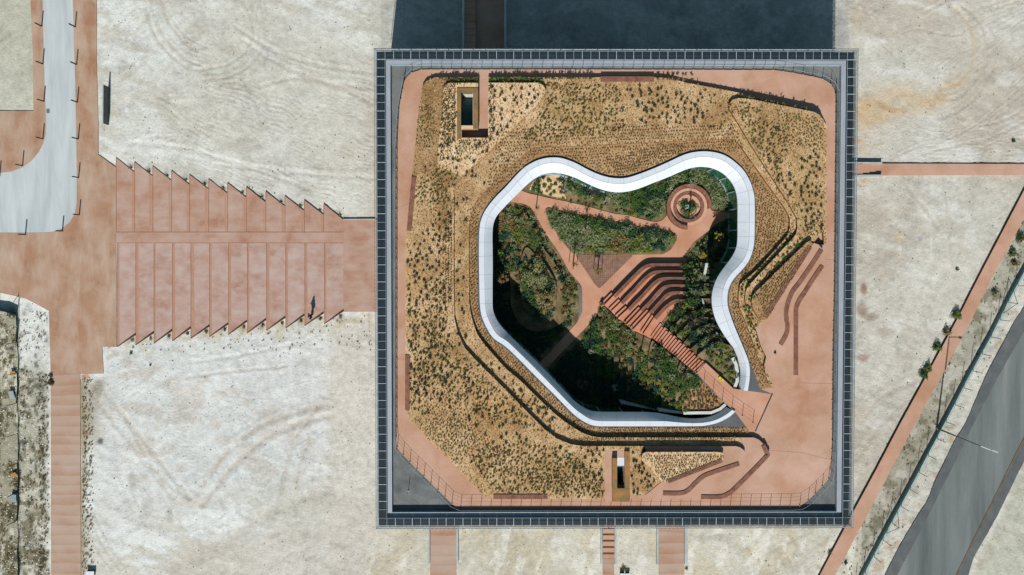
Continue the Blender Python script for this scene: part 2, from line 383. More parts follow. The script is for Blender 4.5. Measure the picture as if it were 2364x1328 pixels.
def smooth(pts, n=8, closed=False):
    out = []; m = len(pts)
    rng = range(m) if closed else range(m-1)
    for i in rng:
        if closed: p0, p1, p2, p3 = pts[(i-1) % m], pts[i], pts[(i+1) % m], pts[(i+2) % m]
        else: p0, p1, p2, p3 = pts[max(i-1, 0)], pts[i], pts[i+1], pts[min(i+2, m-1)]
        for k in range(n):
            t = k/n; t2 = t*t; t3 = t2*t
            out.append(tuple(0.5*((2*p1[j])+(-p0[j]+p2[j])*t+(2*p0[j]-5*p1[j]+4*p2[j]-p3[j])*t2+(-p0[j]+3*p1[j]-3*p2[j]+p3[j])*t3) for j in (0, 1)))
    if not closed: out.append(tuple(pts[-1]))
    return out
def roundp(pts, r=0.6, n=5, closed=True):
    """round corners of a polygon by radius r (world)"""
    out = []; m = len(pts)
    for i in range(m):
        p = Vector(pts[i])
        if not closed and i in (0, m-1): out.append(tuple(p)); continue
        a = Vector(pts[(i-1) % m]); b = Vector(pts[(i+1) % m])
        la = (a-p).length; lb = (b-p).length; rr = min(r, la*0.45, lb*0.45)
        A = p+(a-p).normalized()*rr; B = p+(b-p).normalized()*rr
        for k in range(n+1):
            t = k/n; out.append(tuple(A*(1-t)**2+p*2*t*(1-t)+B*t*t))
    return out
def inpoly(x, y, poly):
    """vectorised point in polygon"""
    x = np.asarray(x, float); y = np.asarray(y, float); c = np.zeros(x.shape, bool); n = len(poly)
    for i in range(n):
        x1, y1 = poly[i]; x2, y2 = poly[(i+1) % n]
        if y1 == y2: continue
        cond = (y1 > y) != (y2 > y)
        c ^= cond & (x < (x2-x1)*(y-y1)/(y2-y1)+x1)
    return c
def dist_poly(U, V, pts):
    d = np.full(U.shape, 1e9)
    for (a, b), (c, e) in zip(pts[:-1], pts[1:]):
        vx, vy = c-a, e-b; t = np.clip(((U-a)*vx+(V-b)*vy)/(vx*vx+vy*vy+1e-9), 0, 1)
        d = np.minimum(d, np.hypot(U-a-t*vx, V-b-t*vy))
    return d
def arclen(pts):
    s = [0]
    for a, b in zip(pts[:-1], pts[1:]): s.append(s[-1]+math.hypot(b[0]-a[0], b[1]-a[1]))
    return s
def along(pts, d):
    s = arclen(pts); d = max(0, min(d, s[-1]))
    for i in range(len(pts)-1):
        if s[i+1] >= d:
            t = (d-s[i])/max(s[i+1]-s[i], 1e-9)
            dx = pts[i+1][0]-pts[i][0]; dy = pts[i+1][1]-pts[i][1]; l = math.hypot(dx, dy) or 1
            return (pts[i][0]+dx*t, pts[i][1]+dy*t), (dx/l, dy/l)
    return pts[-1], (1, 0)

# ================================================================== GROUND
def vn(U, V, cell, seed, octv=4, pers=0.55):
    tot = np.zeros(U.shape); amp = 1.0; s = 0.0
    for o in range(octv):
        r = np.random.default_rng(seed*31+o).random((257, 257)); c = cell/(2**o)
        x = U/c+o*17.3; y = V/c+o*9.1
        xi = np.floor(x).astype(int); yi = np.floor(y).astype(int); fx = x-xi; fy = y-yi
        fx = fx*fx*(3-2*fx); fy = fy*fy*(3-2*fy); xi %= 256; yi %= 256
        v = (r[yi, xi]*(1-fx)+r[yi, xi+1]*fx)*(1-fy)+(r[yi+1, xi]*(1-fx)+r[yi+1, xi+1]*fx)*fy
        tot += amp*v; s += amp; amp *= pers
    return tot/s
def sstep(a, b, x):
    t = np.clip((x-a)/(b-a), 0, 1); return t*t*(3-2*t)

def ext(pts, a=900, b=900):
    (x0, y0), (x1, y1) = pts[0], pts[1]; l = math.hypot(x0-x1, y0-y1); s = (x0+(x0-x1)*a/l, y0+(y0-y1)*a/l)
    (x0, y0), (x1, y1) = pts[-1], pts[-2]; l = math.hypot(x0-x1, y0-y1); e = (x0+(x0-x1)*b/l, y0+(y0-y1)*b/l)
    return [s]+list(pts)+[e]
def dense_axis(lo, hi, step, far):
    core = list(np.arange(lo, hi+step, step)); out = []; s = step; x = lo
    while x > -far: s *= 1.18; x -= s; out.append(x)
    left = out[::-1]; out = []; s = step; x = core[-1]
    while x < far: s *= 1.18; x += s; out.append(x)
    return np.array(left+core+out)

def build_ground():
    xs = dense_axis(-49.0, 49.0, 0.125, 900); ys = dense_axis(-30.0, 30.5, 0.125, 900)
    X, Y = np.meshgrid(xs, ys)
    U, V = to_px(X, Y, 0.0)
    big = vn(U, V, 260, 1, 5); med = vn(U, V, 60, 2, 5); sml = vn(U, V, 14, 3, 3); swx = vn(U*0.35, V, 40, 4, 5)
    aniso = vn(U*0.25+V*0.2, V*1.1-U*0.3, 26, 5, 5)
    def col(r, g, b): return np.array(lin((r, g, b)))
    A = np.zeros(U.shape+(3,)); A[:] = col(205, 200, 188)
    def mix(mask, c): A[:] = A*(1-mask[..., None])+np.array(lin(c))*mask[..., None]
    mix(0.8*sstep(0.42, 0.66, big), (190, 180, 164))
    mix(0.6*sstep(0.5, 0.62, aniso)*sstep(0.35, 0.6, med), (222, 219, 212))
    wl = sstep(900, 820, U); A *= (1+wl[..., None]*np.array([0.18, 0.25, 0.32]))
    # bulldozed grey-beige streaks, north west yard
    nw = (U < 900)*(V < 520)
    mix(nw*0.6*sstep(0.48, 0.66, aniso), (186, 178, 162))
    mix(nw*(U < 620)*0.35*sstep(0.55, 0.7, vn(U, V, 34, 8, 4)), (176, 170, 152))
    # far west top, olive grey
    mix((sstep(90, 70, U)*sstep(262, 250, V))*0.75, (186, 182, 162))
    # chalk white yard, south west
    ch = sstep(185, 260, U)*sstep(775, 740, U+30*(med-0.5))*sstep(730, 790, V)*sstep(1330, 1140, V+0.25*U+80*(big-0.5)-60)
    mix(ch*0.85, (218, 218, 214))
    mix(ch*0.6*sstep(0.52, 0.66, vn(U*0.6+V*0.4, V-U*0.2, 40, 9, 5)), (200, 190, 178))
    # beige compacted lane beside the building and towards the lower left
    bb = sstep(752, 768, U)*(U < 900)*sstep(715, 745, V)
    mix(bb*0.75, (214, 207, 196))
    bc = sstep(-30, 40, (V-1230)+0.33*(U-560)+40*(big-0.5))*(U < 900)*(U > 330)*sstep(330, 430, U)
    mix(bc*0.75, (204, 196, 184))
    mix(bb*0.3*sstep(0.55, 0.65, sml), (196, 186, 172))
    # scrub strip in the far west
    edge = 42+55*sstep(700, 860, V)+15
    sc = sstep(690, 740, V)*(U < 185)*np.clip(sstep(118, 100, U), 0, 1)
    wst = sstep(46, 36, U-18*(med-0.5))+sstep(800, 880, V+60*(med-0.5))*0.75
    mix(sc*np.clip(wst, 0, 1)*0.85, (150, 142, 112))
    mix(sc*np.clip(wst, 0, 1)*sstep(0.5, 0.62, vn(U, V, 30, 12, 5))*0.9, (106, 96, 66))
    mix(sc*np.clip(wst, 0, 1)*sstep(0.56, 0.64, vn(U, V*0.5, 22, 13, 5))*0.8, (220, 214, 194))
    mix(sc*sstep(0.6, 0.7, vn(U, V, 14, 14, 4))*0.7, (64, 66, 52))
    s2 = (U > 186)*sstep(290, 200, U+60*(med-0.5))*sstep(865, 900, V)*sstep(1060, 980, V)
    mix(s2*0.75, (160, 148, 124)); mix((U > 186)*sstep(206, 190, U+10*(sml-0.5))*(V > 865)*0.7, (156, 142, 104))
    # zigzag pockets
    zz = np.zeros(U.shape)
    for cx, cy in ZZ_POCKETS:
        zz = np.maximum(zz, np.exp(-(((U-cx)/9)**2+((V-cy)/9)**2)))
    mix(np.clip(zz, 0, 1)*0.85*sstep(0.4, 0.55, vn(U, V, 10, 15, 3)), (122, 116, 96))
    fr = sstep(60, 8, np.abs(V-(790-(U-240)*0.11)))*(U > 240)*(U < 860)*(V > 715)*(V > 770-(U-240)*0.1-20)
    mix(fr*0.45*sstep(0.52, 0.6, sml), (196, 178, 130))
    # north east
    ne = (U > 1960)*(V < 380)
    os_ = np.exp(-(((U-2085)/95)**2+((V-232)/34)**2))+np.exp(-(((U-2000)/60)**2+((V-262)/34)**2))+0.9*np.exp(-(((U-2190)/45)**2+((V-205-(2190-U)*0.55)/20)**2))+0.7*np.exp(-(((U-1990)/25)**2+((V-330)/26)**2))+0.5*np.exp(-(((U-1975)/20)**2+((V-40)/16)**2))
    mix(ne*np.clip(os_, 0, 1)*0.75*sstep(0.25, 0.6, med*0.6+swx*0.4), (204, 170, 122))
    mix(ne*np.clip(os_-0.3, 0, 1)*0.7*sstep(0.5, 0.65, aniso), (196, 152, 100))
    er = (U > 1960)*(V > 400)*(U < 2300)
    mix(er*0.4*sstep(0.5, 0.64, vn(U, V, 50, 17, 5)), (186, 178, 164))
    for cx, cy, rx, ry, c, k in BROWN_PATCHES:
        d = ((U-cx)/rx)**2+((V-cy)/ry)**2
        mix(np.clip(1.25-d, 0, 1)*k*sstep(0.33, 0.55, vn(U, V, 12, 21, 4)+0.25*np.clip(1-d, 0, 1)), c)
    # verge between diagonal path and fence, and beyond
    pr = (U-(2364-(V-502)*0.535))
    vg = sstep(-2, 6, pr)*sstep(62, 50, pr)*(V > 430)
    mix(vg*0.8, (160, 156, 138)); mix(vg*0.8*sstep(0.5, 0.62, vn(U, V, 16, 22, 4)), (128, 122, 100))
    mix(vg*0.6*sstep(0.58, 0.66, vn(U, V, 26, 23, 4)), (206, 200, 186))
    by = sstep(60, 70, pr)*(V > 430)
    mix(by*0.6, (214, 210, 198)); mix(by*0.5*sstep(0.56, 0.66, vn(U, V, 22, 24, 4)), (168, 172, 158))
    mix(by*0.55*sstep(0.6, 0.68, vn(U, V, 18, 25, 4)), (176, 146, 110))
    far = sstep(0, 12, (U-(2364-(V-1066)*0.47)))*(V > 700)
    mix(far*0.7, (186, 186, 168))
    # bright yard south of the building
    so = sstep(852, 884, U+26*(med-0.5)+0.25*(V-1215))*(U < 1990)*(V > 1190)
    mix(so*0.7, (210, 204, 186)); mix(so*0.6*sstep(0.5, 0.62, vn(U, V*0.6, 36, 26, 5)), (198, 186, 160))
    mix(so*0.7*sstep(0.55, 0.64, vn(U*1.3+V*0.3, V*0.6, 30, 27, 5)), (228, 224, 212))
    mix(so*np.exp(-(((U-1640)/40)**2+((V-1235)/14)**2))*0.8*sstep(0.4, 0.6, med), (140, 132, 124))
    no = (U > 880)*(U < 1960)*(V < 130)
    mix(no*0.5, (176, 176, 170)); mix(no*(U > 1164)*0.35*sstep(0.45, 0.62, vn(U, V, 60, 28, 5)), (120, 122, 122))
    # vehicle tracks: paler or darker compacted ruts
    Z = np.zeros(U.shape)
    for pts, w, c, k in TRACKS:
        u0 = min(p[0] for p in pts)-30; u1 = max(p[0] for p in pts)+30; v0 = min(p[1] for p in pts)-30; v1 = max(p[1] for p in pts)+30
        sel = (U > u0) & (U < u1) & (V > v0) & (V < v1)
        if not sel.any(): continue
        uu = U[sel]; vv = V[sel]; d = dist_poly(uu+5*(med[sel]-0.5), vv+5*(sml[sel]-0.5), smooth(pts, 6))
        mk = np.exp(-(d/w)**2)*k*sstep(0.25, 0.55, vn(uu, vv, 18, 33, 3))
        a = A[sel]; A[sel] = a*(1-mk[:, None])+np.array(lin(c))*mk[:, None]
        Z[sel] -= 0.03*np.exp(-(d/(w*0.8))**2)
        Z[sel] += 0.02*np.exp(-((d-w*1.6)/(w*0.7))**2)
    # raked ridges
    def ridges(mask, ang, period, amp, seed):
        a = math.radians(ang); q = (U*math.sin(a)+V*math.cos(a))+8*(vn(U, V, 70, seed, 3)-0.5)*4
        r = np.sin(q*2*math.pi/period); mk = mask*sstep(0.42, 0.6, vn(U, V, 50, seed+1, 4))
        Z[:] += amp*r*mk
        A[:] *= (1-0.10*(mk*np.clip(-r, 0, 1))[..., None])
    ridges(sstep(2120, 2200, U)*(V < 375)*sstep(-40, 40, V-(120-(U-2200)*0.3)), 35, 7, 0.035, 41)
    ridges((U > 1985)*(U < 2364)*(V > 300)*(V < 375)*1.0, 4, 6, 0.03, 43)
    ridges((U > 2080)*(U < 2270)*(V > 405)*(V < 620)*sstep(0, 60, 640-V), 80, 8, 0.02, 45)
    ridges((U > 300)*(U < 440)*(V > 200)*(V < 330)*1.0, 2, 4, 0.02, 47)
    ridges((U > 190)*(U < 720)*(V > 830)*(V < 1100)*0.9, 18, 6, 0.02, 49)
    ridges((U > 430)*(U < 860)*(V > 100)*(V < 480)*0.8, -22, 9, 0.03, 51)
    ridges((U > 230)*(U < 560)*(V < 200)*0.8, -50, 7, 0.02, 53)
    ridges((U > 1060)*(U < 1390)*(V > 1225)*0.8, -40, 5, 0.02, 55)
    ridges((U > 560)*(U < 860)*(V > 760)*(V < 1328)*0.6, 84, 9, 0.012, 57)
    for (an, cl, sd, k_) in ((22, 5.0, 81, 0.10), (-35, 6.0, 84, 0.09), (68, 5.5, 87, 0.08)):
        c_, s_ = math.cos(math.radians(an)), math.sin(math.radians(an)); f_ = vn((U*c_+V*s_)*0.16, -U*s_+V*c_, cl, sd, 3); w_ = sstep(0.45, 0.62, vn(U, V, 130, sd+1, 3))
        A *= (1-k_*(sstep(0.5, 0.66, f_)*w_)[..., None]); Z += 0.012*(f_-0.5)*w_
    off = sstep(0, 420, np.maximum(np.maximum(-U, U-2364), np.maximum(-V, V-1328))); A = A*(1-off[..., None])+np.array(lin((200, 196, 184)))*off[..., None]; Z *= (1-off)
    # overall soil contrast
    A *= (0.92+0.2*vn(U, V, 6, 61, 3))[..., None]
    A *= (0.92+0.20*vn(U*0.7+V*0.25, V-U*0.15, 28, 62, 5))[..., None]
    pit = vn(U, V, 5.2, 63, 2); A *= (1-0.15*sstep(0.7, 0.82, pit))[..., None]
    Z += 0.05*(med-0.5)+0.05*(sml-0.5)+0.03*(aniso-0.5)
    scz = sc*np.clip(wst, 0, 1); Z += 0.10*scz*(vn(U, V, 10, 65, 3)-0.5)
    Z -= 0.02; Z = np.clip(Z, -0.2, 0.035)
    n0, n1 = X.shape
    v = np.stack([X, Y, Z], -1).reshape(-1, 3)
    idx = np.arange(n0*n1).reshape(n0, n1)
    f = np.stack([idx[:-1, :-1], idx[:-1, 1:], idx[1:, 1:], idx[1:, :-1]], -1).reshape(-1, 4)
    m = nmat('sandy_ground', [(0.86, 0.86, 0.86, 1), (0.98, 0.98, 0.98, 1), (1.06, 1.06, 1.06, 1)], scale=1.6, detail=9, rough=0.97,
             attr='soil', fine=0.16, fscale=12, bump=0.06, bscale=5, low=0.3, high=0.7, spec=0.1)
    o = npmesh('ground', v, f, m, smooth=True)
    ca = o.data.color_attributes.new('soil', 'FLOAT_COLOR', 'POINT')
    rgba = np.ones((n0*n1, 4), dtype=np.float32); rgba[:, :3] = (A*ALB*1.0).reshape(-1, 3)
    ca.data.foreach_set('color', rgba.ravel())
    struct(o)

ZT = [(267.5, 363.8, 309, 397), (309.7, 373.5, 350.7, 406), (352, 383, 393.4, 415.7), (395.4, 393.5, 436.4, 426), (437, 403, 480, 436), (481, 413, 523, 445.5),
      (524.5, 422, 567, 455), (568, 431, 611.5, 466), (612.8, 441.6, 656, 475.7), (657, 452, 700.6, 486), (701.8, 461.8, 746, 495.6), (746.6, 470.5, 792, 507)]
ZB = [(270, 801, 312.8, 773), (312.8, 796.5, 354.8, 768.8), (354.8, 792.6, 397, 763.7), (397.5, 787.5, 439.5, 758), (440, 781.6, 483, 753.4), (483, 777.7, 526, 749),
      (527, 772.6, 569.5, 743), (570.5, 768.8, 613.5, 738.8), (614.8, 763, 658, 733.7), (659, 758, 702, 728.6), (703, 752, 746.6, 723.5), (748.4, 748, 792.7, 718.4)]
ZZ_POCKETS = [(t[2]-9, t[3]-12) for t in ZT]+[(t[2]-8, t[3]+13) for t in ZB]
BR = (150, 122, 104)
BROWN_PATCHES = [(1994, 667, 9, 17, BR, 0.9), (1990, 715, 14, 20, BR, 0.7), (2010, 732, 22, 12, BR, 0.55), (2045, 765, 28, 10, BR, 0.3), (1993, 825, 18, 12, BR, 0.6),
    (1808, 1278, 9, 8, (190, 140, 100), 0.8), (1848, 1280, 7, 6, (190, 140, 100), 0.8), (1910, 1242, 6, 5, (196, 146, 110), 0.8), (1827, 1228, 6, 4, (214, 150, 124), 0.8), (1872, 1234, 5, 4, (180, 130, 96), 0.6),
    (2123, 890, 10, 6, (220, 226, 230), 0.8), (1355, 1240, 10, 7, (236, 238, 240), 0.9), (1590, 1235, 7, 14, (236, 238, 240), 0.8), (1428, 1243, 6, 5, (236, 238, 240), 0.8),
    (292, 254, 6, 7, (236, 240, 244), 0.9), (232, 1019, 10, 8, (92, 94, 88), 0.9), (1975, 325, 12, 10, (200, 150, 100), 0.7), (1994, 418, 8, 5, (200, 160, 110), 0.7),
    (2020, 1165, 16, 8, (120, 124, 112), 0.6), (2105, 1200, 22, 9, (120, 124, 112), 0.7), (2190, 985, 26, 7, (110, 116, 108), 0.8), (1952, 1300, 8, 9, (110, 110, 92), 0.6),
    (2125, 552, 6, 6, (150, 156, 170), 0.6), (2075, 545, 10, 14, (214, 190, 150), 0.6), (305, 1110, 10, 30, (178, 172, 166), 0.5), (340, 1170, 14, 30, (180, 174, 168), 0.5), (390, 1190, 12, 20, (180, 174, 168), 0.5),
    (200, 1000, 10, 8, (180, 140, 110), 0.5), (226, 900, 16, 26, (140, 130, 112), 0.6), (198, 868, 10, 8, (206, 140, 104), 0.8)]
dk = (194, 184, 170); lt = (222, 219, 212)
TRACKS = [
    ([(455, 1140), (520, 1050), (600, 985), (690, 950), (760, 935)], 7, dk, 0.8), ([(470, 1165), (545, 1070), (620, 1010), (700, 975), (765, 960)], 7, dk, 0.7),
    ([(640, 1180), (660, 1080), (690, 1000), (740, 930)], 6, dk, 0.6), ([(680, 1190), (690, 1090), (715, 1010)], 5, dk, 0.6),
    ([(190, 880), (260, 970), (330, 1060), (400, 1150)], 6, dk, 0.55), ([(240, 900), (310, 990), (380, 1080), (440, 1150)], 6, dk, 0.55),
    ([(290, 960), (330, 1040), (380, 1110), (440, 1150)], 5, dk, 0.5), ([(400, 1310), (520, 1250), (640, 1180), (760, 1130)], 16, dk, 0.5),
    ([(200, 1210), (220, 1260), (260, 1320)], 3, dk, 0.5), ([(210, 1200), (232, 1250), (275, 1315)], 3, dk, 0.5), ([(218, 1190), (244, 1240), (290, 1312)], 3, dk, 0.5),
    ([(440, 835), (520, 825), (600, 810), (700, 790)], 5, lt, 0.5), ([(430, 870), (560, 855), (660, 845)], 4, dk, 0.5),
    ([(335, 0), (345, 50), (370, 100), (410, 140), (450, 165)], 4, dk, 0.7), ([(350, 0), (362, 50), (388, 95), (425, 130), (460, 150)], 4, dk, 0.7),
    ([(372, 0), (390, 50), (420, 90), (455, 118)], 4, dk, 0.6), ([(385, 10), (405, 55), (440, 90), (480, 110)], 3, lt, 0.6),
    ([(450, 160), (520, 150), (570, 110), (585, 60), (560, 0)], 4, dk, 0.45), ([(470, 185), (545, 170), (600, 120), (612, 60), (600, 0)], 4, dk, 0.4),
    ([(540, 60), (640, 120), (740, 150), (860, 170)], 5, dk, 0.4), ([(560, 90), (650, 150), (750, 185), (860, 205)], 5, lt, 0.4), ([(600, 200), (680, 180), (780, 200), (860, 240)], 5, dk, 0.4),
    ([(300, 330), (420, 340), (560, 380), (700, 400), (860, 410)], 6, lt, 0.5), ([(500, 380), (600, 395), (720, 440)], 5, dk, 0.4),
    ([(2130, 30), (2190, 0), (2230, -10)], 4, dk, 0.4), ([(2205, 20), (2225, 40), (2245, 75), (2248, 120), (2235, 165), (2205, 195), (2170, 205)], 5, (200, 182, 150), 0.8),
    ([(2225, 15), (2262, 50), (2278, 95), (2275, 145), (2250, 185), (2215, 220), (2190, 230)], 5, (190, 178, 156), 0.6), ([(2290, 60), (2300, 120), (2280, 180), (2235, 240), (2170, 275)], 4, dk, 0.5),
    ([(1955, 10), (1995, 25), (2025, 40)], 3, dk, 0.7), ([(2025, 90), (2040, 105), (2060, 125)], 3, dk, 0.6), ([(2080, 75), (2120, 66), (2180, 80), (2220, 80)], 3, dk, 0.5),
    ([(2130, 355), (2190, 340), (2280, 320), (2364, 280)], 4, dk, 0.5), ([(2250, 290), (2310, 280), (2364, 250)], 4, dk, 0.5),
    ([(2070, 360), (2125, 335)], 3, dk, 0.8), ([(2072, 350), (2110, 333)], 2, dk, 0.8), ([(2018, 335), (2040, 330)], 2, (190, 160, 110), 0.8),
    ([(2150, 430), (2148, 520), (2150, 600)], 4, lt, 0.6), ([(2185, 430), (2190, 520), (2200, 600)], 4, dk, 0.5), ([(2215, 430), (2225, 520), (2215, 600)], 5, dk, 0.4),
    ([(2090, 425), (2120, 460), (2150, 500), (2175, 540)], 4, dk, 0.6), ([(2150, 600), (2100, 700), (2060, 800), (2020, 900)], 12, lt, 0.35), ([(2180, 620), (2130, 720), (2090, 820), (2050, 920)], 12, dk, 0.3),
    ([(2000, 960), (2020, 930), (2060, 900), (2110, 880)], 7, dk, 0.3), ([(1975, 1060), (2010, 1010), (2050, 960)], 7, dk, 0.3)]
for _k in range(9):
    TRACKS.append(([(2170+_k*16, 330+_k*4-_k*10), (2250+_k*14, 290-_k*12), (2364, 215-_k*20)], 2.0, dk, 0.55))
    TRACKS.append(([(2190+_k*8, 40+_k*14), (2260+_k*6, 5+_k*12), (2364, -20+_k*9)], 2.0, dk, 0.4))
build_ground()

# ================================================================== PAVEMENTS, ROADS (setting)
road_left = [(97, -900), (97, -40), (99, 60), (103, 200), (106, 290), (105, 312), (99, 333), (88, 353), (73, 371), (50, 388), (24, 397), (-10, 400), (-900, 400)]
road_right = [(167, -900), (167, -40), (170, 80), (174, 200), (176, 330), (177, 440), (177, 470), (172, 494), (160, 514), (143, 528), (122, 535.5), (98, 537.5), (-900, 537.5)]
ZPV = 0.065
mb = MB(); mb.prism(PL(road_left, 0.05)+PL(road_right, 0.05)[::-1], 0.05, -0.3, M_['road'])
struct(mb.build('road'))
mb = MB(); mb.prism(PL([(68, -900), (70, 0), (76, 130), (77, 256), (-900, 257)]+road_left[::-1], ZPV), ZPV, -0.3, M_['redplaza'])
struct(mb.build('pavement'))
main = road_right[:]
outl = [(220, -900), (223, 150), (227, 300), (227, 357.5), (267.5, 386.6), (268.5, 801), (235.5, 801), (238.5, 863), (184.8, 864), (187, 1364), (118, 1364), (117, 870), (113, 725), (112.6, 718), (60, 690), (0, 676), (-900, 590)]
mb = MB(); mb.prism(PL(outl, ZPV)+PL(main, ZPV)[::-1], ZPV, -0.3, M_['redplaza'])
struct(mb.build('pavement'))
mb = MB(); mb.prism(PL([(118, 862), (184.8, 862), (190, 2200), (120, 2200)], ZPV), ZPV+0.004, -0.25, M_['redpath'])
struct(mb.build('path'))
# stepped approach: each tread its own part
st = empty('approach_stairs', P(530, 590)+(ZPV,), 'wide pink concrete approach stairs with saw-tooth edges leading to the roofed building', 'stairs')
for k in range(12):
    z = ZPV+0.006*(k+1)
    a = ZT[k]; b = ZB[k]; ax = ZT[k+1][0]+0.5 if k < 11 else a[2]; bx = ZB[k+1][0]+0.5 if k < 11 else b[2]
    mb = MB()
    mb.prism(PL([(a[0], a[1]), (a[2], a[3]), (ax, a[3]), (ax, 536), (a[0], 536)], z), z, -0.2, M_['redtread'], M_['rustline'])
    mb.prism(PL([(b[0], 561), (bx, 561), (bx, b[3]), (b[2], b[3]), (b[0], b[1])], z), z, -0.2, M_['redtreadlow'], M_['rustline'])
    for (xx, ya, yb) in ((a[0], a[1]+1, 535), (b[0], 562, b[1]-1)):
        mb.prism(PL([(xx, ya), (xx+1.7, ya), (xx+1.7, yb), (xx, yb)], z), z+0.003, z-0.02, M_['rustline'])
    w_ = (5, 7, 4, 6, 8, 5, 6, 4, 7, 5, 6, 4)[k]
    mb.prism(PL([(a[2]-w_, a[3]-w_*0.75+1), (a[2]-0.6, a[3]+1), (a[2]-0.6, 534.8), (a[2]-w_*0.8, 534.8)], z), z+0.002, z-0.02, M_['rusttread'])
    mb.prism(PL([(b[0]+2, 562.2), (b[0]+w_*0.7+2, 562.2), (b[0]+w_+1, b[1]-w_*0.8-2), (b[0]+2, b[1]-4)], z), z+0.002, z-0.02, M_['rusttread'])
    put(mb.build('step'), st)
    mb = MB()
    for (q, sgn) in ((b, 1),):
        A0 = Vector(P(q[0], q[1], z)); B0 = Vector(P(q[2], q[3], z)); d = (B0-A0).normalized(); nn = Vector((-d.y, d.x))*0.035
        h0, h1 = 0.01, 0.11 if sgn < 0 else 0.16
        pts = [A0+nn, B0+nn, B0-nn, A0-nn]
        hh = lambda x, y, A0=A0, d=d, B0=B0, z=z: z+h0+(h1-h0)*max(0, min(1, ((Vector((x, y))-A0).dot(d))/(B0-A0).length))
        mb.prism([tuple(p) for p in pts], hh, -0.1, M_['cortenwall'])
    put(mb.build('steel_edge'), st)
mb = MB()
def rampz(x, y):
    x0 = P(268, 548)[0]; x1 = P(792, 548)[0]; return ZPV+0.016+0.006*12*max(0, min(1, (x-x0)/(x1-x0)))
for k in range(12):
    x0, x1 = ZT[k][0], (ZT[k+1][0] if k < 11 else ZT[k][2])
    mb.prism(PL([(x0, 536), (x1, 536), (x1, 561), (x0, 561)], 0.3), ZPV+0.006*(k+1)+0.012, -0.2, M_['redtread'])
    for yy in (535.5, 560.4): mb.prism(PL([(x0, yy), (x1, yy), (x1, yy+1.2), (x0, yy+1.2)], 0.2), ZPV+0.006*(k+1)+0.015, -0.2, M_['rustline'])
put(mb.build('ramp'), st)
zl = ZPV+0.006*12
mb = MB(); mb.prism(PL([(792, 507.3), (900, 507.3), (1180, 507), (1180, 720), (792, 720)], zl), zl-0.004, -0.2, M_['redtread'])
struct(mb.build('path'))
mb = MB(); mb.ribbon(PL([(792, 507), (866, 506.5)], zl), 0.05, 0.03, zl+0.04, -0.1, M_['concrete'])
tag(mb.build('kerb'), 'low concrete kerb along the top edge of the landing beside the building', 'kerb')

# east path, diagonal path
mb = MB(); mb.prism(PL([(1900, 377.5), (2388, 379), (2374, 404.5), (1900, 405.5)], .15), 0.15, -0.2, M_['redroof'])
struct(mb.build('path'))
dl = [(2420, 338), (2364, 440), (2308, 547), (2259.5, 640), (2216, 726), (2146, 855), (2077, 981), (2022, 1086), (1970, 1182), (1908, 1299), (1870, 1372)]
dr = [(2420, 400), (2364, 504), (2330, 570), (2291, 640), (2243, 738), (2180, 858), (2111, 981), (2060, 1080), (2004, 1186), (1928, 1328), (1904, 1372)]
mb = MB(); mb.prism(PL(ext(dl), .26)+PL(ext(dr), .26)[::-1], 0.26, -0.1, M_['redroof'], M_['cortenwall'])
struct(mb.build('path'))
# asphalt road
al = [(2440, 560), (2364, 708), (2343, 741), (2309, 806), (2281, 858), (2252, 925), (2228, 980), (2206, 1014), (2182, 1064), (2159, 1111), (2140, 1158), (2119, 1190), (2072, 1271), (2043, 1328), (2010, 1392), (1965, 1480)]
ar = [(2440, 925), (2364, 1066), (2329, 1137), (2303, 1190), (2274, 1242), (2250, 1284), (2241, 1310), (2215, 1392), (2175, 1480)]
rng_ = random.Random(3)
def jag(pts, a):
    s_ = smooth(pts, 40); out = []; u = v = 0.0
    for x, y in s_:
        u = 0.7*u+rng_.uniform(-a, a)*0.28; v = 0.7*v+rng_.uniform(-a, a)*0.28; out.append((x+u, y+v))
    return out
M_['asphalt'] = nmat('asphalt', [C(92, 97, 97), C(108, 113, 112), C(120, 125, 124), C(134, 137, 135)], scale=0.35, detail=9, rough=0.93, fine=0.10, fscale=16, bump=0.01, low=0.32, high=0.68)
M_['asphalt'].node_tree.nodes['Mapping'].inputs['Rotation'].default_value = (0, 0, math.radians(-27.5))
M_['asphalt'].node_tree.nodes['Mapping'].inputs['Scale'].default_value = (1.6, 0.12, 1)
M_['asphaltdark'] = nmat('asphalt_shoulder', [C(88, 92, 94), C(106, 110, 109)], scale=0.8, detail=8, rough=0.93, fine=0.14, fscale=14, stretch=(1, 1, 1))
mb = MB(); mb.prism(PL(ext(jag(al, 0.8)), .07)+PL(ext(jag(ar, 1.2)), .07)[::-1], 0.07, -0.2, M_['asphaltdark'])
struct(mb.build('road'))
lane = [(2440, 640), (2364, 765), (2310, 860), (2262, 950), (2222, 1030), (2178, 1120), (2125, 1225), (2070, 1330), (2040, 1392), (1995, 1480)]
kerbl = [(2440, 872), (2364, 1012), (2330, 1080), (2281, 1180), (2240, 1262), (2208, 1328), (2176, 1392), (2135, 1480)]
mb = MB(); mb.prism(PL(smooth(ext(lane), 6), .075)+PL(smooth(ext(kerbl), 6), .075)[::-1], 0.078, 0.0, M_['asphalt'])
struct(mb.build('road'))
mb = MB(); mb.ribbon(PL(smooth(ext(kerbl), 6), .09), 0.10, 0.06, 0.12, 0.0, nmat('brown_kerb', [C(96, 84, 70), C(122, 108, 92)], scale=1.5, rough=0.9))
tag(mb.build('kerb'), 'thin brown kerb line along the right side of the asphalt road', 'kerb')
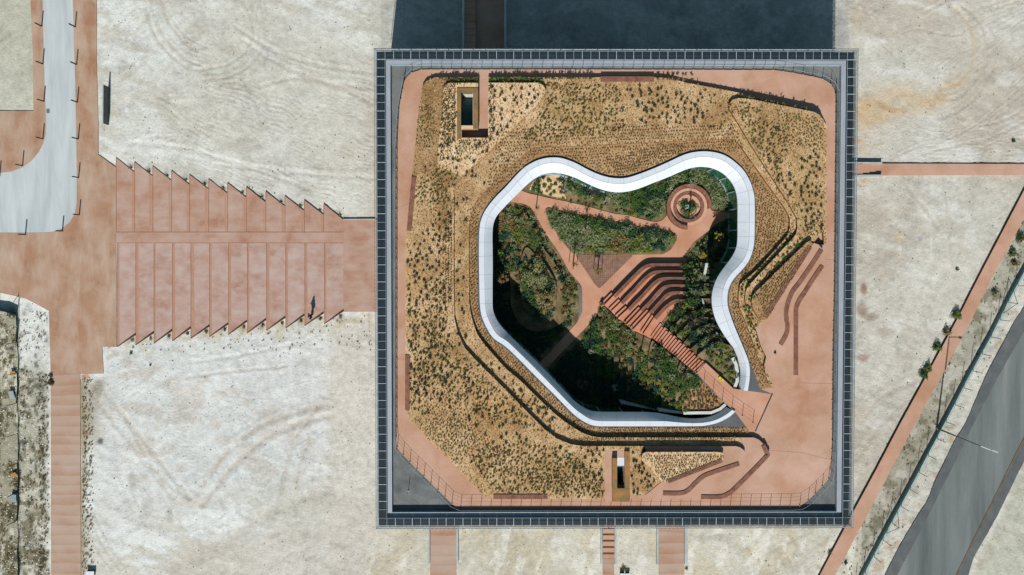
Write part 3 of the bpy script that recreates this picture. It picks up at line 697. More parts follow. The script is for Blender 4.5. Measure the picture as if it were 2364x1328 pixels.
# south paths under the building edge
def sunk_path(x0, x1, y0, y1, zt, label, wl, wr, hw, north=False):
    mb = MB(); mb.prism(PL([(x0, y0), (x1, y0), (x1, y1), (x0, y1)], zt), zt, -0.2, M_['redpath'] if not north else M_['redroof'])
    struct(mb.build('path'))
    for i, (a, b) in enumerate((wl, wr)):
        ym = y1 if north else min(y1, 1303 if a < 1300 or a > 1440 else 1303)
        mb = MB(); mb.prism(PL([(a, y0), (b, y0), (b, ym), (a, ym)], hw), hw, -0.2, M_['concrete'])
        tag(mb.build('retaining_wall'), label[i], 'wall')
sunk_path(993, 1053.5, 1100, 2000, 0.05, ('grey concrete wall on the left of the wide sunken path below the roof', 'grey concrete wall on the right of the wide sunken path below the roof'), (987, 992), (1053.5, 1058), 0.38)
sunk_path(1391, 1418, 1100, 2000, 0.05, ('concrete side wall left of the narrow stepped path below the roof', 'concrete side wall right of the narrow stepped path below the roof'), (1386.5, 1391), (1418.5, 1423), 0.34)
sunk_path(1521, 1580, 1100, 2000, 0.05, ('concrete wall left of the widest red path below the roof edge', 'grey-green concrete wall right of the widest red path below the roof edge'), (1516, 1520.5), (1581, 1588), 0.38)
s2 = empty('garden_stairs', P(1404, 1255)+(0.05,), 'narrow red steps with dark risers coming out below the roof edge', 'stairs')
for k in range(6):
    y1 = 1290-k*14.6; z = 0.05+0.15*(k+1)
    mb = MB(); mb.prism(PL([(1391.5, y1-14.6), (1418, y1-14.6), (1418, y1), (1391.5, y1)], z), z, 0.0, M_['redroof'], M_['cortenwall'])
    if k == 0: mb.prism(PL([(1391.5, y1), (1418, y1), (1418, y1+0.8), (1391.5, y1+0.8)], z), z-0.02, 0.0, M_['cortenwall'])
    mb.prism(PL([(1391.6, y1-14.6), (1417.9, y1-14.6), (1417.9, y1-10), (1391.6, y1-10)], z), z+0.006, z-0.05, M_['cortenwall'])
    put(mb.build('step'), s2)
# north: sunken ramp in the shade
mb = MB(); mb.prism(PL([(1098.5, -900), (1164, -900), (1164, 200), (1098.5, 200)], 0.05), 0.05, -0.2, M_['redroof'])
struct(mb.build('path'))
for (a, b, lb) in ((1067, 1072, 'pale concrete wall left of the shaded north steps'), (1164, 1169, 'pale concrete wall right of the shaded north ramp')):
    mb = MB(); mb.prism(PL([(a, -60), (b, -60), (b, 200), (a, 200)], 0.45), 0.45, -0.2, M_['paleconc'])
    tag(mb.build('retaining_wall'), lb, 'wall')
s3 = empty('garden_stairs', P(1085, 50)+(0.05,), 'shaded brown steps running north beside the ramp', 'stairs')
for k in range(9):
    y1 = -28+k*15.3; z = 0.1+0.12*(k)
    mb = MB(); mb.prism(PL([(1072.3, y1), (1098, y1), (1098, y1+15.3), (1072.3, y1+15.3)], z), 0.08+0.05*(8-k)*0+0.10*(k % 2)*0+0.06+0.04*k, -0.1, M_['redroof'], M_['cortenwall'])
    put(mb.build('step'), s3)
mb = MB()
for k in range(7):
    mb.prism(PL([(927.6, -6+k*9.5), (929.4, -6+k*9.5), (929.4, -1+k*9.5), (927.6, -1+k*9.5)], .05), 0.055, -0.05, M_['white'])
tag(mb.build('ground_marking'), 'dashed white line on the shaded ground above the building', 'marking')
# east steps
s4 = empty('garden_stairs', P(2005, 392)+(0.15,), 'three red steps where the straight east path meets the building', 'stairs')
for k, (x0, x1) in enumerate(((2007, 2022), (1991.5, 2007), (1960, 1991.5))):
    z = 0.15+0.16*(k+1)*-1
    z = 0.15+0.10*(k+1)
    mb = MB(); mb.prism(PL([(x0, 379), (x1, 379), (x1, 403), (x0, 403)], z), z, 0.0, M_['redroof'], M_['cortenwall'])
    put(mb.build('step'), s4)
for (a, b, h, lb) in ((374.5, 378.5, 0.40, 'short grey concrete wall above the three east steps'), (403.5, 407.5, 0.55, 'short grey concrete wall below the three east steps')):
    mb = MB(); mb.prism(PL([(1950, a), (2037, a), (2037, b), (1950, b)], h), h, -0.1, M_['concrete'])
    tag(mb.build('retaining_wall'), lb, 'wall')
mb = MB(); mb.prism([P(x, y, .0) for x, y in ((107, 251.5), (116, 251.5), (116, 262), (107, 262))], 0.062, 0.0, M_['lightmetal'])
for k in range(5): mb.prism([P(x, y, .0) for x, y in ((108.3, 252.6+k*1.9), (114.8, 252.6+k*1.9), (114.8, 253.7+k*1.9), (108.3, 253.7+k*1.9))], 0.07, 0.0, M_['dark'])
tag(mb.build('drain_grate'), 'small square drain grate on the pale road beside its left kerb', 'drain')
# ================================================================== BUILDING
ZR = 9.0
X0, X1, Y0, Y1 = -10.74, 28.83, -22.87, 16.63
O_px = [(1726.4, 903), (1731, 870), (1730.4, 846), (1725.4, 826), (1707.5, 782), (1697, 757), (1688, 733), (1681, 710), (1679, 690), (1682, 668), (1690, 650), (1700, 637), (1716, 620), (1730, 600), (1739, 573.5), (1741.7, 548),
        (1742.5, 500), (1742, 460), (1740, 446), (1733, 422), (1720, 398), (1703.4, 380), (1679.4, 362), (1655.5, 353), (1627.5, 349.6), (1599.6, 352), (1575.6, 359),
        (1547.7, 372), (1511.8, 388), (1475.8, 402), (1452, 409.5), (1434, 412), (1409, 410.3), (1385.4, 404), (1359.5, 393), (1329.5, 377), (1301.6, 366.6), (1280, 363.6),
        (1259, 365.3), (1238.8, 371), (1213, 385), (1192.7, 404), (1167, 432.4), (1144, 455.4), (1123.6, 481), (1112, 504), (1107, 530), (1105.7, 586), (1106.8, 670), (1108, 704),
        (1112, 730), (1124, 757.6), (1140, 781.6), (1174, 817.5), (1200, 831), (1240, 872), (1280, 911.7), (1312, 944.6), (1328, 959.6), (1348, 973.5), (1364, 981), (1380, 984),
        (1410, 984.4), (1450, 984.4), (1530, 984.4), (1610, 984), (1630, 982.5), (1650, 978.5), (1668, 971.6), (1685.5, 961.6), (1697.5, 950.6)]
O_px[53:55] = [(1174, 806)]            # keep the south-west diagonal straight
I_px = [(1703.5, 899), (1709.5, 870), (1707.5, 844), (1695.5, 808), (1675.5, 780), (1657.6, 750), (1645, 720), (1642.8, 700), (1642.8, 680), (1646.3, 660), (1655, 642), (1670, 620), (1687.4, 597.5), (1697.4, 579.5), (1702.4, 559.6),
        (1703, 520), (1703, 480), (1702.4, 460), (1697.4, 436), (1685.4, 416), (1667.5, 399), (1643.5, 388), (1619.6, 385), (1599.6, 387), (1579.6, 393), (1543.7, 409), (1511.8, 421), (1479.8, 434), (1452, 443), (1430, 444.5),
        (1409, 443.4), (1385.4, 437), (1359.5, 426), (1329.5, 411), (1305.6, 403), (1279, 398.5), (1251.6, 403), (1231, 414.5), (1213, 430), (1192.7, 450), (1154.3, 489), (1141.5, 509), (1137, 535), (1137.5, 610), (1137, 700), (1139, 720),
        (1146, 738), (1160, 757.6), (1180, 777.6), (1206, 803.5), (1240, 836), (1280, 877.7), (1320, 920), (1340, 937), (1360, 947.6), (1380, 951), (1450, 951.6), (1510, 952.6), (1548, 959.6), (1588, 966.6), (1621.6, 966), (1641.6, 961.6), (1661.6, 951.6), (1677.5, 940)]
ZO, ZI = 8.84, 8.27
Oc = smooth(PL(O_px, ZO), 8); Ic = smooth(PL(I_px, ZI), 8)
# even resample of the outer curve, matched inner points
sO = arclen(Oc); NP = 260
Os = [along(Oc, sO[-1]*i/NP)[0] for i in range(NP+1)]
tan = [along(Oc, sO[-1]*i/NP)[1] for i in range(NP+1)]
Is = []; last = 0
for i, p in enumerate(Os):
    best = None
    lo = last; hi = min(len(Ic), last+40)
    for k in range(lo, hi):
        d = math.hypot(Ic[k][0]-p[0], Ic[k][1]-p[1])
        if best is None or d < best[0]: best = (d, k)
    last = best[1]; Is.append(Ic[best[1]])
Is[0] = Ic[0]; Is[-1] = Ic[-1]
for _ in range(3): Is = [Is[0]]+[tuple((Is[i-1][j]+2*Is[i][j]+Is[i+1][j])/4 for j in (0, 1)) for i in range(1, NP)]+[Is[-1]]
Ms = []
for o_, i_ in zip(Os, Is):
    v = Vector(i_)-Vector(o_); L0 = v.length; Ms.append(tuple(Vector(o_)+v.normalized()*min(0.46, L0*0.5)))
V1 = PL([(1064.5, 213), (1092, 213), (1092, 290), (1064.5, 290)], 9.4)
V2 = PL([(1425, 1076), (1441.8, 1076), (1441.8, 1127), (1425, 1127)], 9.6)
HOLES = [Ms[::4]+[Ms[-1]], V1, V2]

bld = empty('building', ((X0+X1)/2, (Y0+Y1)/2, 0), 'square flat-roofed building with a garden on its roof round a sunken courtyard', 'building')
def bpart(mb, name, sm=False): return put(mb.build(name, None, sm), bld)
# body: glazed walls, roof deck with gravel top
mb = MB(); q = 0.15
mb.prism([(X0+q, Y0+q), (X1-q, Y0+q), (X1-q, Y1-q), (X0+q, Y1-q)], 8.30, 0.0, M_['concrete'], M_['darkglass'], holes=HOLES)
bpart(mb, 'wall')
mb = MB(); q = 1.1
mb.prism([(X0+q, Y0+q), (X1-q, Y0+q), (X1-q, Y1-q), (X0+q, Y1-q)], 8.50, 8.25, M_['gravel'], M_['greymetal'], holes=HOLES)
bpart(mb, 'roof')
mb = MB(); q = 0.10
mb.prism([(X0+q, Y0+q), (X1-q, Y0+q), (X1-q, Y1-q), (X0+q, Y1-q)], 8.62, 8.1, M_['shaft'], M_['dark'], holes=[[(X0+1.0, Y0+1.0), (X1-1.0, Y0+1.0), (X1-1.0, Y1-1.0), (X0+1.0, Y1-1.0)]], bottom=True)
bpart(mb, 'eaves')
mb = MB()
a, b = 0.86, 1.22
def sq(q): return [(X0+q, Y0+q), (X1-q, Y0+q), (X1-q, Y1-q), (X0+q, Y1-q)]
mb.prism(sq(a), ZR, 8.2, M_['greymetal'], holes=[sq(b)])
mb.prism(sq(b), ZR+0.025, 8.3, M_['lightmetal'], holes=[sq(b+0.035)])
bpart(mb, 'parapet')
# vertical mullions of the glazed facade
mb = MB()
for i in range(27):
    t = 1.5+i*(39.57-3.0)/26
    for yy in (Y0+0.08, Y1-0.16): mb.box(X0+t-0.04, X0+t+0.04, yy, yy+0.08, 0.0, 8.1, M_['lightmetal'])
    for xx in (X0+0.08, X1-0.16): mb.box(xx, xx+0.08, Y0+t-0.04, Y0+t+0.04, 0.0, 8.1, M_['lightmetal'])
bpart(mb, 'mullions')
# louvre canopy bays
LW = 0.70; OFF = 0.16; bay = (39.57-2*OFF)/28.0
def louvre(mb, x0, x1, y0, y1, horiz):
    """one double bay; horiz: ring runs along x"""
    m1, m2 = M_['lightmetal'], M_['slat']
    zt = 9.34
    mb.box(x0, x1, y0, y1, 8.66, 8.70, M_['shaft'])  # dark slab added as the shaded depth seen between the slats
    if horiz:
        xm = (x0+x1)/2
        mb.box(x0-0.024, x0+0.024, y0, y1, 9.20, zt+0.01, m1); mb.box(xm-0.012, xm+0.012, y0+0.001, y1-0.001, 9.22, zt, m1)
        mb.box(x0+0.035, x1-0.036, y0, y0+0.02, 9.21, zt-0.003, m1); mb.box(x0+0.035, x1-0.036, y1-0.02, y1, 9.21, zt-0.003, m1)
        for k in range(6):
            yy = y0+0.10+k*(y1-y0-0.2)/5; mb.box(x0+0.036, x1-0.037, yy-0.028, yy+0.028, 9.24, 9.30, m2)
    else:
        ym = (y0+y1)/2
        mb.box(x0, x1, y1-0.024, y1+0.024, 9.20, zt+0.01, m1); mb.box(x0+0.001, x1-0.001, ym-0.012, ym+0.012, 9.22, zt, m1)
        mb.box(x0, x0+0.02, y0+0.036, y1-0.035, 9.21, zt-0.003, m1); mb.box(x1-0.02, x1, y0+0.036, y1-0.035, 9.21, zt-0.003, m1)
        for k in range(6):
            xx = x0+0.10+k*(x1-x0-0.2)/5; mb.box(xx-0.028, xx+0.028, y0+0.037, y1-0.036, 9.24, 9.30, m2)
    mb_n[0] += 1
mb_n = [0]
rest = MB()
jobs = []
for i in range(28):
    xa = X0+OFF+i*bay; jobs.append((xa, xa+bay, Y1-OFF-LW, Y1-OFF, True))
vb = (39.50-2*OFF-2*LW)/27.0
for i in range(27):
    ya = Y0+OFF+LW+i*vb; jobs.append((X0+OFF, X0+OFF+LW, ya, ya+vb, False)); jobs.append((X1-OFF-LW, X1-OFF, ya, ya+vb, False))
for i in range(28):
    xa = X0+OFF+i*bay; jobs.append((xa, xa+bay, Y0+OFF, Y0+OFF+LW, True))
for k, j in enumerate(jobs):
    if k < 100:
        mb = MB(); louvre(mb, *j); bpart(mb, 'louvre_panel')
    else: louvre(rest, *j)
o = bpart(rest, 'louvre_panels'); o['kind'] = 'stuff'
mb = MB()                                                       # outer tube rail in one-metre lengths, with brackets
n = 39
for i in range(n):
    a = 0.02+i*(39.53/n); b = a+39.53/n-0.07
    for (y, dy) in ((Y1-0.09, 0.07), (Y0+0.02, 0.05)):
        mb.box(X0+a, X0+b, y, y+dy, 9.30, 9.36, M_['lightmetal'])
    for (x, dx) in ((X0+0.02, 0.05), (X1-0.07, 0.06)):
        mb.box(x, x+dx, Y0+a, Y0+min(b, 39.48), 9.30, 9.36, M_['lightmetal'])
bpart(mb, 'edge_rail')
mb = MB()
for i in range(118):
    t = 0.10+i*0.334
    mb.box(X0+t, X0+t+0.03, Y1-0.03, Y1+0.07, 9.26, 9.29, M_['lightmetal']); mb.box(X0+t, X0+t+0.03, Y0-0.05, Y0+0.10, 9.26, 9.29, M_['lightmetal'])
    mb.box(X0-0.06, X0+0.10, Y0+t, Y0+t+0.03, 9.26, 9.29, M_['lightmetal']); mb.box(X1-0.10, X1+0.07, Y0+t, Y0+t+0.03, 9.26, 9.29, M_['lightmetal'])
for q in (-0.06, 0.10): mb.prism(sq(q), 9.25, 9.20, M_['dark'], holes=[sq(q+0.03)])
bpart(mb, 'edge_brackets')
# hanging cable screen in front of the glass
mb = MB()
for i in range(40):
    t = 0.06+i*(39.45/39)
    for yy in (Y0+0.03, Y1-0.05): mb.box(X0+t-0.01, X0+t+0.01, yy, yy+0.02, 2.6, 9.2, M_['lightmetal'])
    for xx in (X0+0.03, X1-0.05): mb.box(xx, xx+0.02, Y0+t-0.01, Y0+t+0.01, 2.6, 9.2, M_['lightmetal'])
bpart(mb, 'facade_screen')

# courtyard canopy: flat top panel + sloping inner panel, in lengths with open joints
npan = 62
under = MB()
for i in range(NP):
    a, b = i, i+1
    under.face([(Os[a][0], Os[a][1], ZO-0.03), (Os[b][0], Os[b][1], ZO-0.03), (Ms[b][0], Ms[b][1], ZO-0.03), (Ms[a][0], Ms[a][1], ZO-0.03)][::-1], M_['greymetal'])
    under.face([(Ms[a][0], Ms[a][1], ZO-0.035), (Ms[b][0], Ms[b][1], ZO-0.035), (Is[b][0], Is[b][1], ZI-0.03), (Is[a][0], Is[a][1], ZI-0.03)][::-1], M_['greymetal'])
    under.face([(Os[a][0], Os[a][1], ZO-0.03), (Os[b][0], Os[b][1], ZO-0.03), (Os[b][0], Os[b][1], 8.4), (Os[a][0], Os[a][1], 8.4)], M_['greymetal'])
    # lip and soffit
    under.face([(Is[a][0], Is[a][1], ZI-0.03), (Is[b][0], Is[b][1], ZI-0.03), (Is[b][0], Is[b][1], ZI-0.22), (Is[a][0], Is[a][1], ZI-0.22)][::-1], M_['lightmetal'])
    under.face([(Is[a][0], Is[a][1], ZI-0.22), (Is[b][0], Is[b][1], ZI-0.22), (Ms[b][0], Ms[b][1], ZI-0.22), (Ms[a][0], Ms[a][1], ZI-0.22)], M_['greymetal'])
bpart(under, 'canopy_frame')
ed = [0]
for k in range(npan):
    i0 = round(k*NP/npan); i1 = round((k+1)*NP/npan)
    mb = MB()
    for i in range(i0, i1):
        a, b = i, i+1
        A0, A1 = Vector(Os[a]), Vector(Os[b]); M0, M1 = Vector(Ms[a]), Vector(Ms[b]); I0, I1 = Vector(Is[a]), Vector(Is[b])
        if i == i0:
            d = (A1-A0).normalized()*0.013; A0 = A0+d; M0 = M0+d; I0 = I0+d
        w = (M0-A0)*0.05; w1 = (M1-A1)*0.05
        M0b, M1b = M0-w, M1-w1
        mb.face([(A0.x, A0.y, ZO), (M0b.x, M0b.y, ZO+0.01), (M1b.x, M1b.y, ZO+0.01), (A1.x, A1.y, ZO)], M_['white'])
        mb.face([(A0.x, A0.y, ZO-0.03), (A0.x, A0.y, ZO), (A1.x, A1.y, ZO), (A1.x, A1.y, ZO-0.03)], M_['white'])
        # inner panel falls in a soft curve towards the courtyard
        prev0, prev1 = M0, M1; zp = ZO-0.01
        for t in (0.25, 0.5, 0.75, 1.0):
            c0 = M0.lerp(I0, t); c1 = M1.lerp(I1, t); z = ZO-0.01+(ZI-ZO)*(t**1.1)
            mb.face([(prev0.x, prev0.y, zp), (c0.x, c0.y, z), (c1.x, c1.y, z), (prev1.x, prev1.y, zp)], M_['white'])
            prev0, prev1, zp = c0, c1, z
    bpart(mb, 'canopy_panel', False)
for o in bld.children:
    pass
# courtyard glass wall
mb = MB()
for i in range(0, NP, 2):
    a, b = i, min(i+2, NP)
    g0 = Vector(Is[a]).lerp(Vector(Ms[a]), 0.35); g1 = Vector(Is[b]).lerp(Vector(Ms[b]), 0.35)
    mb.face([(g0.x, g0.y, 3.3), (g1.x, g1.y, 3.3), (g1.x, g1.y, ZI-0.2), (g0.x, g0.y, ZI-0.2)], M_['glass'])
bpart(mb, 'glass_wall')
mb = MB()
for i in range(0, NP, 6):
    g0 = Vector(Is[i]).lerp(Vector(Ms[i]), 0.30); t = Vector(tan[i])*0.05; nn = (Vector(Is[i])-Vector(Ms[i])).normalized()*0.05
    mb.prism([tuple(g0+t+nn), tuple(g0-t+nn), tuple(g0-t-nn), tuple(g0+t-nn)], ZI-0.2, 3.3, M_['lightmetal'])
base = [tuple(Vector(Is[i]).lerp(Vector(Ms[i]), 0.30)) for i in range(0, NP+1, 2)]
mb.ribbon(base, 0.05, 0.05, 3.62, 3.3, M_['lightmetal'])
bpart(mb, 'glass_wall_frame')

# stair shafts: floor steps
for (V, nm, zt, zb, n, up) in ((V1, 'shaft_stairs', 8.6, 6.6, 18, -1), (V2, 'shaft_stairs', 8.6, 6.4, 12, 1)):
    xs = [p[0] for p in V]; ys = [p[1] for p in V]; xa, xb, ya, yb = min(xs), max(xs), min(ys), max(ys)
    mb = MB(); h = (yb-ya)/n
    for k in range(n):
        yy0 = ya+k*h; f = k/(n-1); z = (zt+(zb-zt)*f) if up == -1 else (zb+(zt-zb)*f)
        mb.box(xa, xb, yy0, yy0+h*0.86, z-0.2, z, M_['tread']); mb.box(xa, xb, yy0+h*0.86, yy0+h, z-0.35, z-0.05, M_['dark'])
    mb.box(xa, xb, yb-0.02, yb, 5.0, 9.3, M_['paleconc'])
    mb.box(xb-0.02, xb, ya, yb-0.02, 5.0, 9.3, M_['paleconc'])
    bpart(mb, nm)

# ================================================================== ROOF GARDEN
ZP = 8.60; ZS0 = 8.62; Z1 = 9.02; Z2 = 9.42; Z3 = 9.88
path_out = [(915, 340), (920, 256), (934, 184), (947, 169), (972, 160.7), (1300, 160.5), (1556, 161), (1700, 161.8), (1790, 161.8), (1828, 167.6), (1892, 180), (1910, 187), (1922.7, 199.6), (1928.6, 215),
            (1928, 340), (1926.5, 480), (1925, 670), (1923.5, 740), (1922, 800), (1920.5, 980), (1921, 1015), (1917, 1099), (1908.6, 1112), (1894, 1127), (1864, 1157), (1849, 1167), (1837, 1170.4), (1500, 1171.5),
            (1063.6, 1172), (1048, 1168), (1023, 1143), (944, 1065), (918.5, 1037), (914.7, 1023), (914.3, 900), (914.5, 500)]
PO = PL(path_out, ZP); POr = roundp(PO, 0.35, 3)
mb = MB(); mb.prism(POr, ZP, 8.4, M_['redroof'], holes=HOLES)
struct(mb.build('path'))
mb = MB()
mb.ribbon([tuple(Vector(p)) for p in Os[::2]], 0.30, 0.30, ZP+0.006, 8.5, M_['dgravel']); struct(mb.build('gravel'))
gaps = empty('roof_soil', (0, 0, 0), 'x', 'x'); bpy.data.objects.remove(gaps)
Wa = [(1787, 897), (1774, 884), (1763, 846), (1750, 825), (1736, 782), (1720, 740), (1708, 712), (1705, 688), (1708, 660), (1716, 650), (1751, 619), (1812, 551), (1821, 535), (1823, 505), (1812, 481), (1777, 432), (1715, 345), (1700, 328), (1679, 321),
      (1500, 329), (1310, 337.7), (1259, 340), (1213, 353), (1112, 450), (1092, 482), (1083.5, 520), (1083, 660), (1085, 711), (1095.5, 755), (1113, 788), (1167, 850), (1200, 878), (1269, 945), (1306, 975), (1328, 990), (1352, 1002.5), (1380, 1009.5), (1420, 1010.4), (1553, 1010.4), (1712, 1010.4)]
WaW = smooth(PL(Wa, Z1), 4)
def bed(poly, z, mat, name, label, cat='bed', zb=8.45, side=None, holes=(), r=0.0, structure=False):
    mb = MB(); p = poly if r == 0 else roundp(poly, r, 4)
    mb.prism(p, z, zb, mat, side or M_['cortenedge'], holes=holes)
    o = mb.build(name)
    if structure: struct(o)
    else: tag(o, label, cat)
    SURF.append((p, z, list(holes)))
    return o
SURF = []
# soil strip beside the canopy
Oout = []
for i, p in enumerate(Os):
    v = (Vector(p)-Vector(Is[i])).normalized()*0.16; Oout.append(tuple(Vector(p)+v))
# indices where the gravel wedges widen
k0 = min(range(NP), key=lambda i: (Vector(Oout[i])-Vector(P(1724, 818, ZO))).length)
k1 = min(range(NP//2, NP), key=lambda i: (Vector(Oout[i])-Vector(P(1618, 984, ZO))).length)
inner = [P(1755, 898, ZS0)]+[P(1731, 834, ZS0)]+Oout[k0:k1:3]+[P(1632, 987, ZS0), P(1722, 988, ZS0), P(1733, 998, ZS0), P(1733, 1014, ZS0)]
bed(WaW+inner[::-1], ZS0, M_['strawbrown'], 'planting_bed', 'innermost brown planted strip hugging the white canopy ring')
SURF[-1] = (WaW+inner[::-1], ZS0, [])
notch = [(1104, 299.5), (1066, 299.5), (1066, 317.5), (1127, 317.5)]
L1 = [(1763, 846), (1774, 826), (1760, 800), (1746, 762), (1737, 715), (1740, 690), (1845, 570), (1880, 557), (1901, 530), (1902, 566), (1908, 560), (1908.5, 292), (1900, 275), (1893, 266), (1880, 259), (1700, 213), (1658, 205), (1594, 193), (1560, 185), (1530, 179.3), (1510, 178.6), (1510, 188), (1387, 188), (1387, 178.5), (1127, 178.5),
      (1127, 317.5), (1066, 317.5), (1066, 299.5), (1104, 299.5), (1104, 178.5), (1004, 178.5), (983, 188), (975, 200), (966, 260), (961, 330), (1000, 440), (1010, 880), (1200, 1040), (1380, 1045), (1500, 1036), (1712, 1033)]
L1W = PL(L1, Z1)
bed(L1W+WaW[::-1], Z1, M_['straw'], 'planting_bed', 'lower straw-covered garden bed running along the north side of the roof', holes=[V1])
NWs = PL([(1007, 388), (1022, 212), (1026, 198), (1036, 190), (1036, 178.8), (1004, 178.8), (983, 188.3), (975.3, 200), (966.3, 260), (958.8, 340), (951, 408)], Z1)
yN = P(0, 178, Z1)[1]; yS = P(0, 392, Z1)[1]
slopeNW = lambda x, y: Z1+0.01+(Z2-Z1-0.02)*max(0.0, min(1.0, (yN-y)/(yN-yS)))
mb = MB(); mb.prism(NWs, slopeNW, 8.5, M_['strawbrown'], M_['cortenedge']); tag(mb.build('planting_bed'), 'narrow brown strip of soil sloping along the north-west corner of the roof path', 'bed')
SURF.append((NWs, slopeNW, []))
G = [(1024, 204), (1029, 195), (1037, 191), (1104, 190.7), (1104, 299.5), (1066, 299.5), (1066, 317.5), (1127, 317.5), (1127, 190.7), (1242, 190.5), (1254, 196), (1260, 206), (1260, 216), (1250, 234), (1154, 330), (1065, 412), (1052, 430), (1048, 450), (1047.6, 660), (1049.4, 737), (1058, 772), (1074, 805), (1098, 831),
     (1167, 900), (1218, 952), (1259, 993), (1284, 1012), (1318, 1026), (1346, 1030), (1486, 1030.3), (1481, 1060), (1526, 1112), (1488, 1143), (1454, 1143), (1454, 1150), (1413.5, 1150), (1413.5, 1152.3), (1140, 1152.3), (1125, 1148), (1104, 1133), (1058, 1084), (964, 990), (947, 975), (938, 949), (935.5, 819), (935.5, 670), (937, 542), (944, 470), (951, 408), (1007, 386), (1022, 212)]
GW = PL(G, Z2)
bed(GW, Z2, M_['straw'], 'planting_bed', 'largest straw-covered garden bed filling the west and south of the roof', holes=[V1, V2])
T1b = [(1025, 205), (1030, 196.5), (1037.5, 192), (1103, 191.7), (1103, 298.5), (1065, 298.5), (1065, 318.5), (1128, 318.5), (1128, 191.7), (1241, 191.5), (1253, 197), (1258.5, 206), (1258.5, 215), (1248, 232), (1152, 328), (1065, 408), (1036, 394), (1011, 384), (1023, 212)]
bed(PL(T1b, Z2), Z2+0.03, M_['strawlight'], 'planting_bed', 'pale straw bed wrapped round the northern stair opening', holes=[V1])
U2 = [(1683, 251), (1684, 239), (1691, 230.5), (1705, 226.5), (1740, 230), (1879, 258.5), (1892, 265), (1899, 275), (1901, 290), (1900, 535), (1880, 558), (1874, 556), (1800, 640), (1769, 737), (1760, 741.6), (1744, 760), (1736, 742), (1724, 712), (1720, 690), (1722, 672), (1729, 659), (1828, 553), (1838, 540), (1841, 525), (1839.5, 504), (1823, 473), (1733, 333), (1699, 276)]
bed(PL(U2, Z2), Z2, M_['straw'], 'planting_bed', 'raised straw garden bed with green tufts in the north-east corner of the roof', side=M_['cortenedge'])
D_ = [(1874, 571), (1876, 562), (1871, 556), (1862, 560), (1745, 674), (1738, 683), (1735, 697), (1738, 712), (1748, 730), (1758, 740), (1771, 737)]
bed(PL(D_, Z3), Z3, M_['strawbrown'], 'planting_bed', 'triangular brown planted bed behind the straight eastern bench')
T1n = [(1868, 575), (1879, 561), (1902, 566), (1908, 560), (1908, 597), (1901, 616), (1880, 646), (1860, 677), (1847, 700), (1841, 716), (1841, 740), (1840, 866), (1837, 886), (1826, 898), (1810, 901), (1788, 897), (1775, 884), (1764, 846), (1755, 800), (1744, 760), (1760, 740)]
bed(PL(T1n, Z1), Z1-0.004, M_['redroof'], 'path', '', structure=True)
T2n = [(1868, 575), (1879, 561), (1890, 565), (1901, 578), (1880, 612), (1854, 651), (1827, 690), (1820, 713), (1820, 738), (1823, 757), (1820, 777), (1809, 799), (1781, 826), (1763.5, 846), (1769, 824), (1757, 800), (1745, 760), (1760, 740)]
bed(PL(T2n, Z2), Z2-0.004, M_['redroof'], 'path', '', structure=True)
T1s = [(1712.5, 1010.4), (1740.7, 1010.4), (1753, 1016), (1763, 1026), (1770, 1037), (1773.5, 1050), (1769, 1062), (1702, 1131), (1683, 1146), (1662, 1152.4), (1454.5, 1152.4), (1454.5, 1144), (1560, 1060), (1712.5, 1036)]
bed(PL(T1s, Z1), Z1-0.006, M_['redroof'], 'path', '', structure=True)
T2s = [(1487, 1030.4), (1699, 1030.4), (1708.6, 1033), (1717, 1039.5), (1721, 1047), (1719, 1060), (1707, 1076), (1652, 1095), (1628, 1105), (1611, 1119), (1594, 1137), (1572, 1143.4), (1490, 1143.4), (1527, 1113)]
bed(PL(T2s, Z2), Z2-0.006, M_['redroof'], 'path', '', structure=True)
F_ = [(1482, 1063), (1481, 1055), (1484, 1047.5), (1491.6, 1043.7), (1655, 1043.7), (1666, 1045), (1671, 1050), (1669.5, 1062), (1543, 1113), (1527, 1112)]
bed(PL(F_, Z3), Z3, M_['strawlight'], 'planting_bed', 'triangular bed planted in straight rows behind the southern bench')
# gravel wedges by the canopy ends, grey path levels
def sheet(pts, z, m, name='gravel', zb=8.45):
    mb = MB(); mb.prism(PL(pts, z), z, zb, m); return struct(mb.build(name))
sheet([(1728, 903), (1732, 870), (1731, 834), (1755, 898), (1783, 910)], 8.608, M_['dgravel'])
sheet([(1610, 985.5), (1650, 980), (1685, 963), (1697.5, 951.6), (1726, 988.5), (1640, 988)], 8.608, M_['dgravel'])
# ramp sheet over the canopy gap
sheet([(1607.7, 862), (1629.6, 838), (1693.5, 897.7), (1780.3, 910), (1743, 996), (1731, 997), (1697.5, 951.6), (1671.5, 928.6)], 8.612, M_['redcourt'], 'path', 8.0)
mb = MB(); mb.ribbon(PL([(1783, 909), (1743.5, 996)], ZP), 0.045, 0.045, ZP+0.028, 8.5, M_['dark'])
tag(mb.build('slot_drain'), 'long dark slot drain across the pink plaza at the top of the ramp', 'drain')
# spur path and its recess beside the northern stair shaft are left at path level; southern spur
sheet([(1396, 1041.5), (1441, 1041.5), (1441, 1057), (1413.5, 1057), (1413.5, 1158), (1396, 1158)], Z2+0.01, M_['redroof'], 'path')
sheet([(1425.2, 1057), (1441, 1057), (1441, 1075.5), (1425.2, 1075.5)], Z2+0.012, M_['white'], 'pavement')
sheet([(1067.5, 290.5), (1092, 290.5), (1092, 298.8), (1067.5, 298.8)], 9.0, M_['paleconc'], 'pavement')

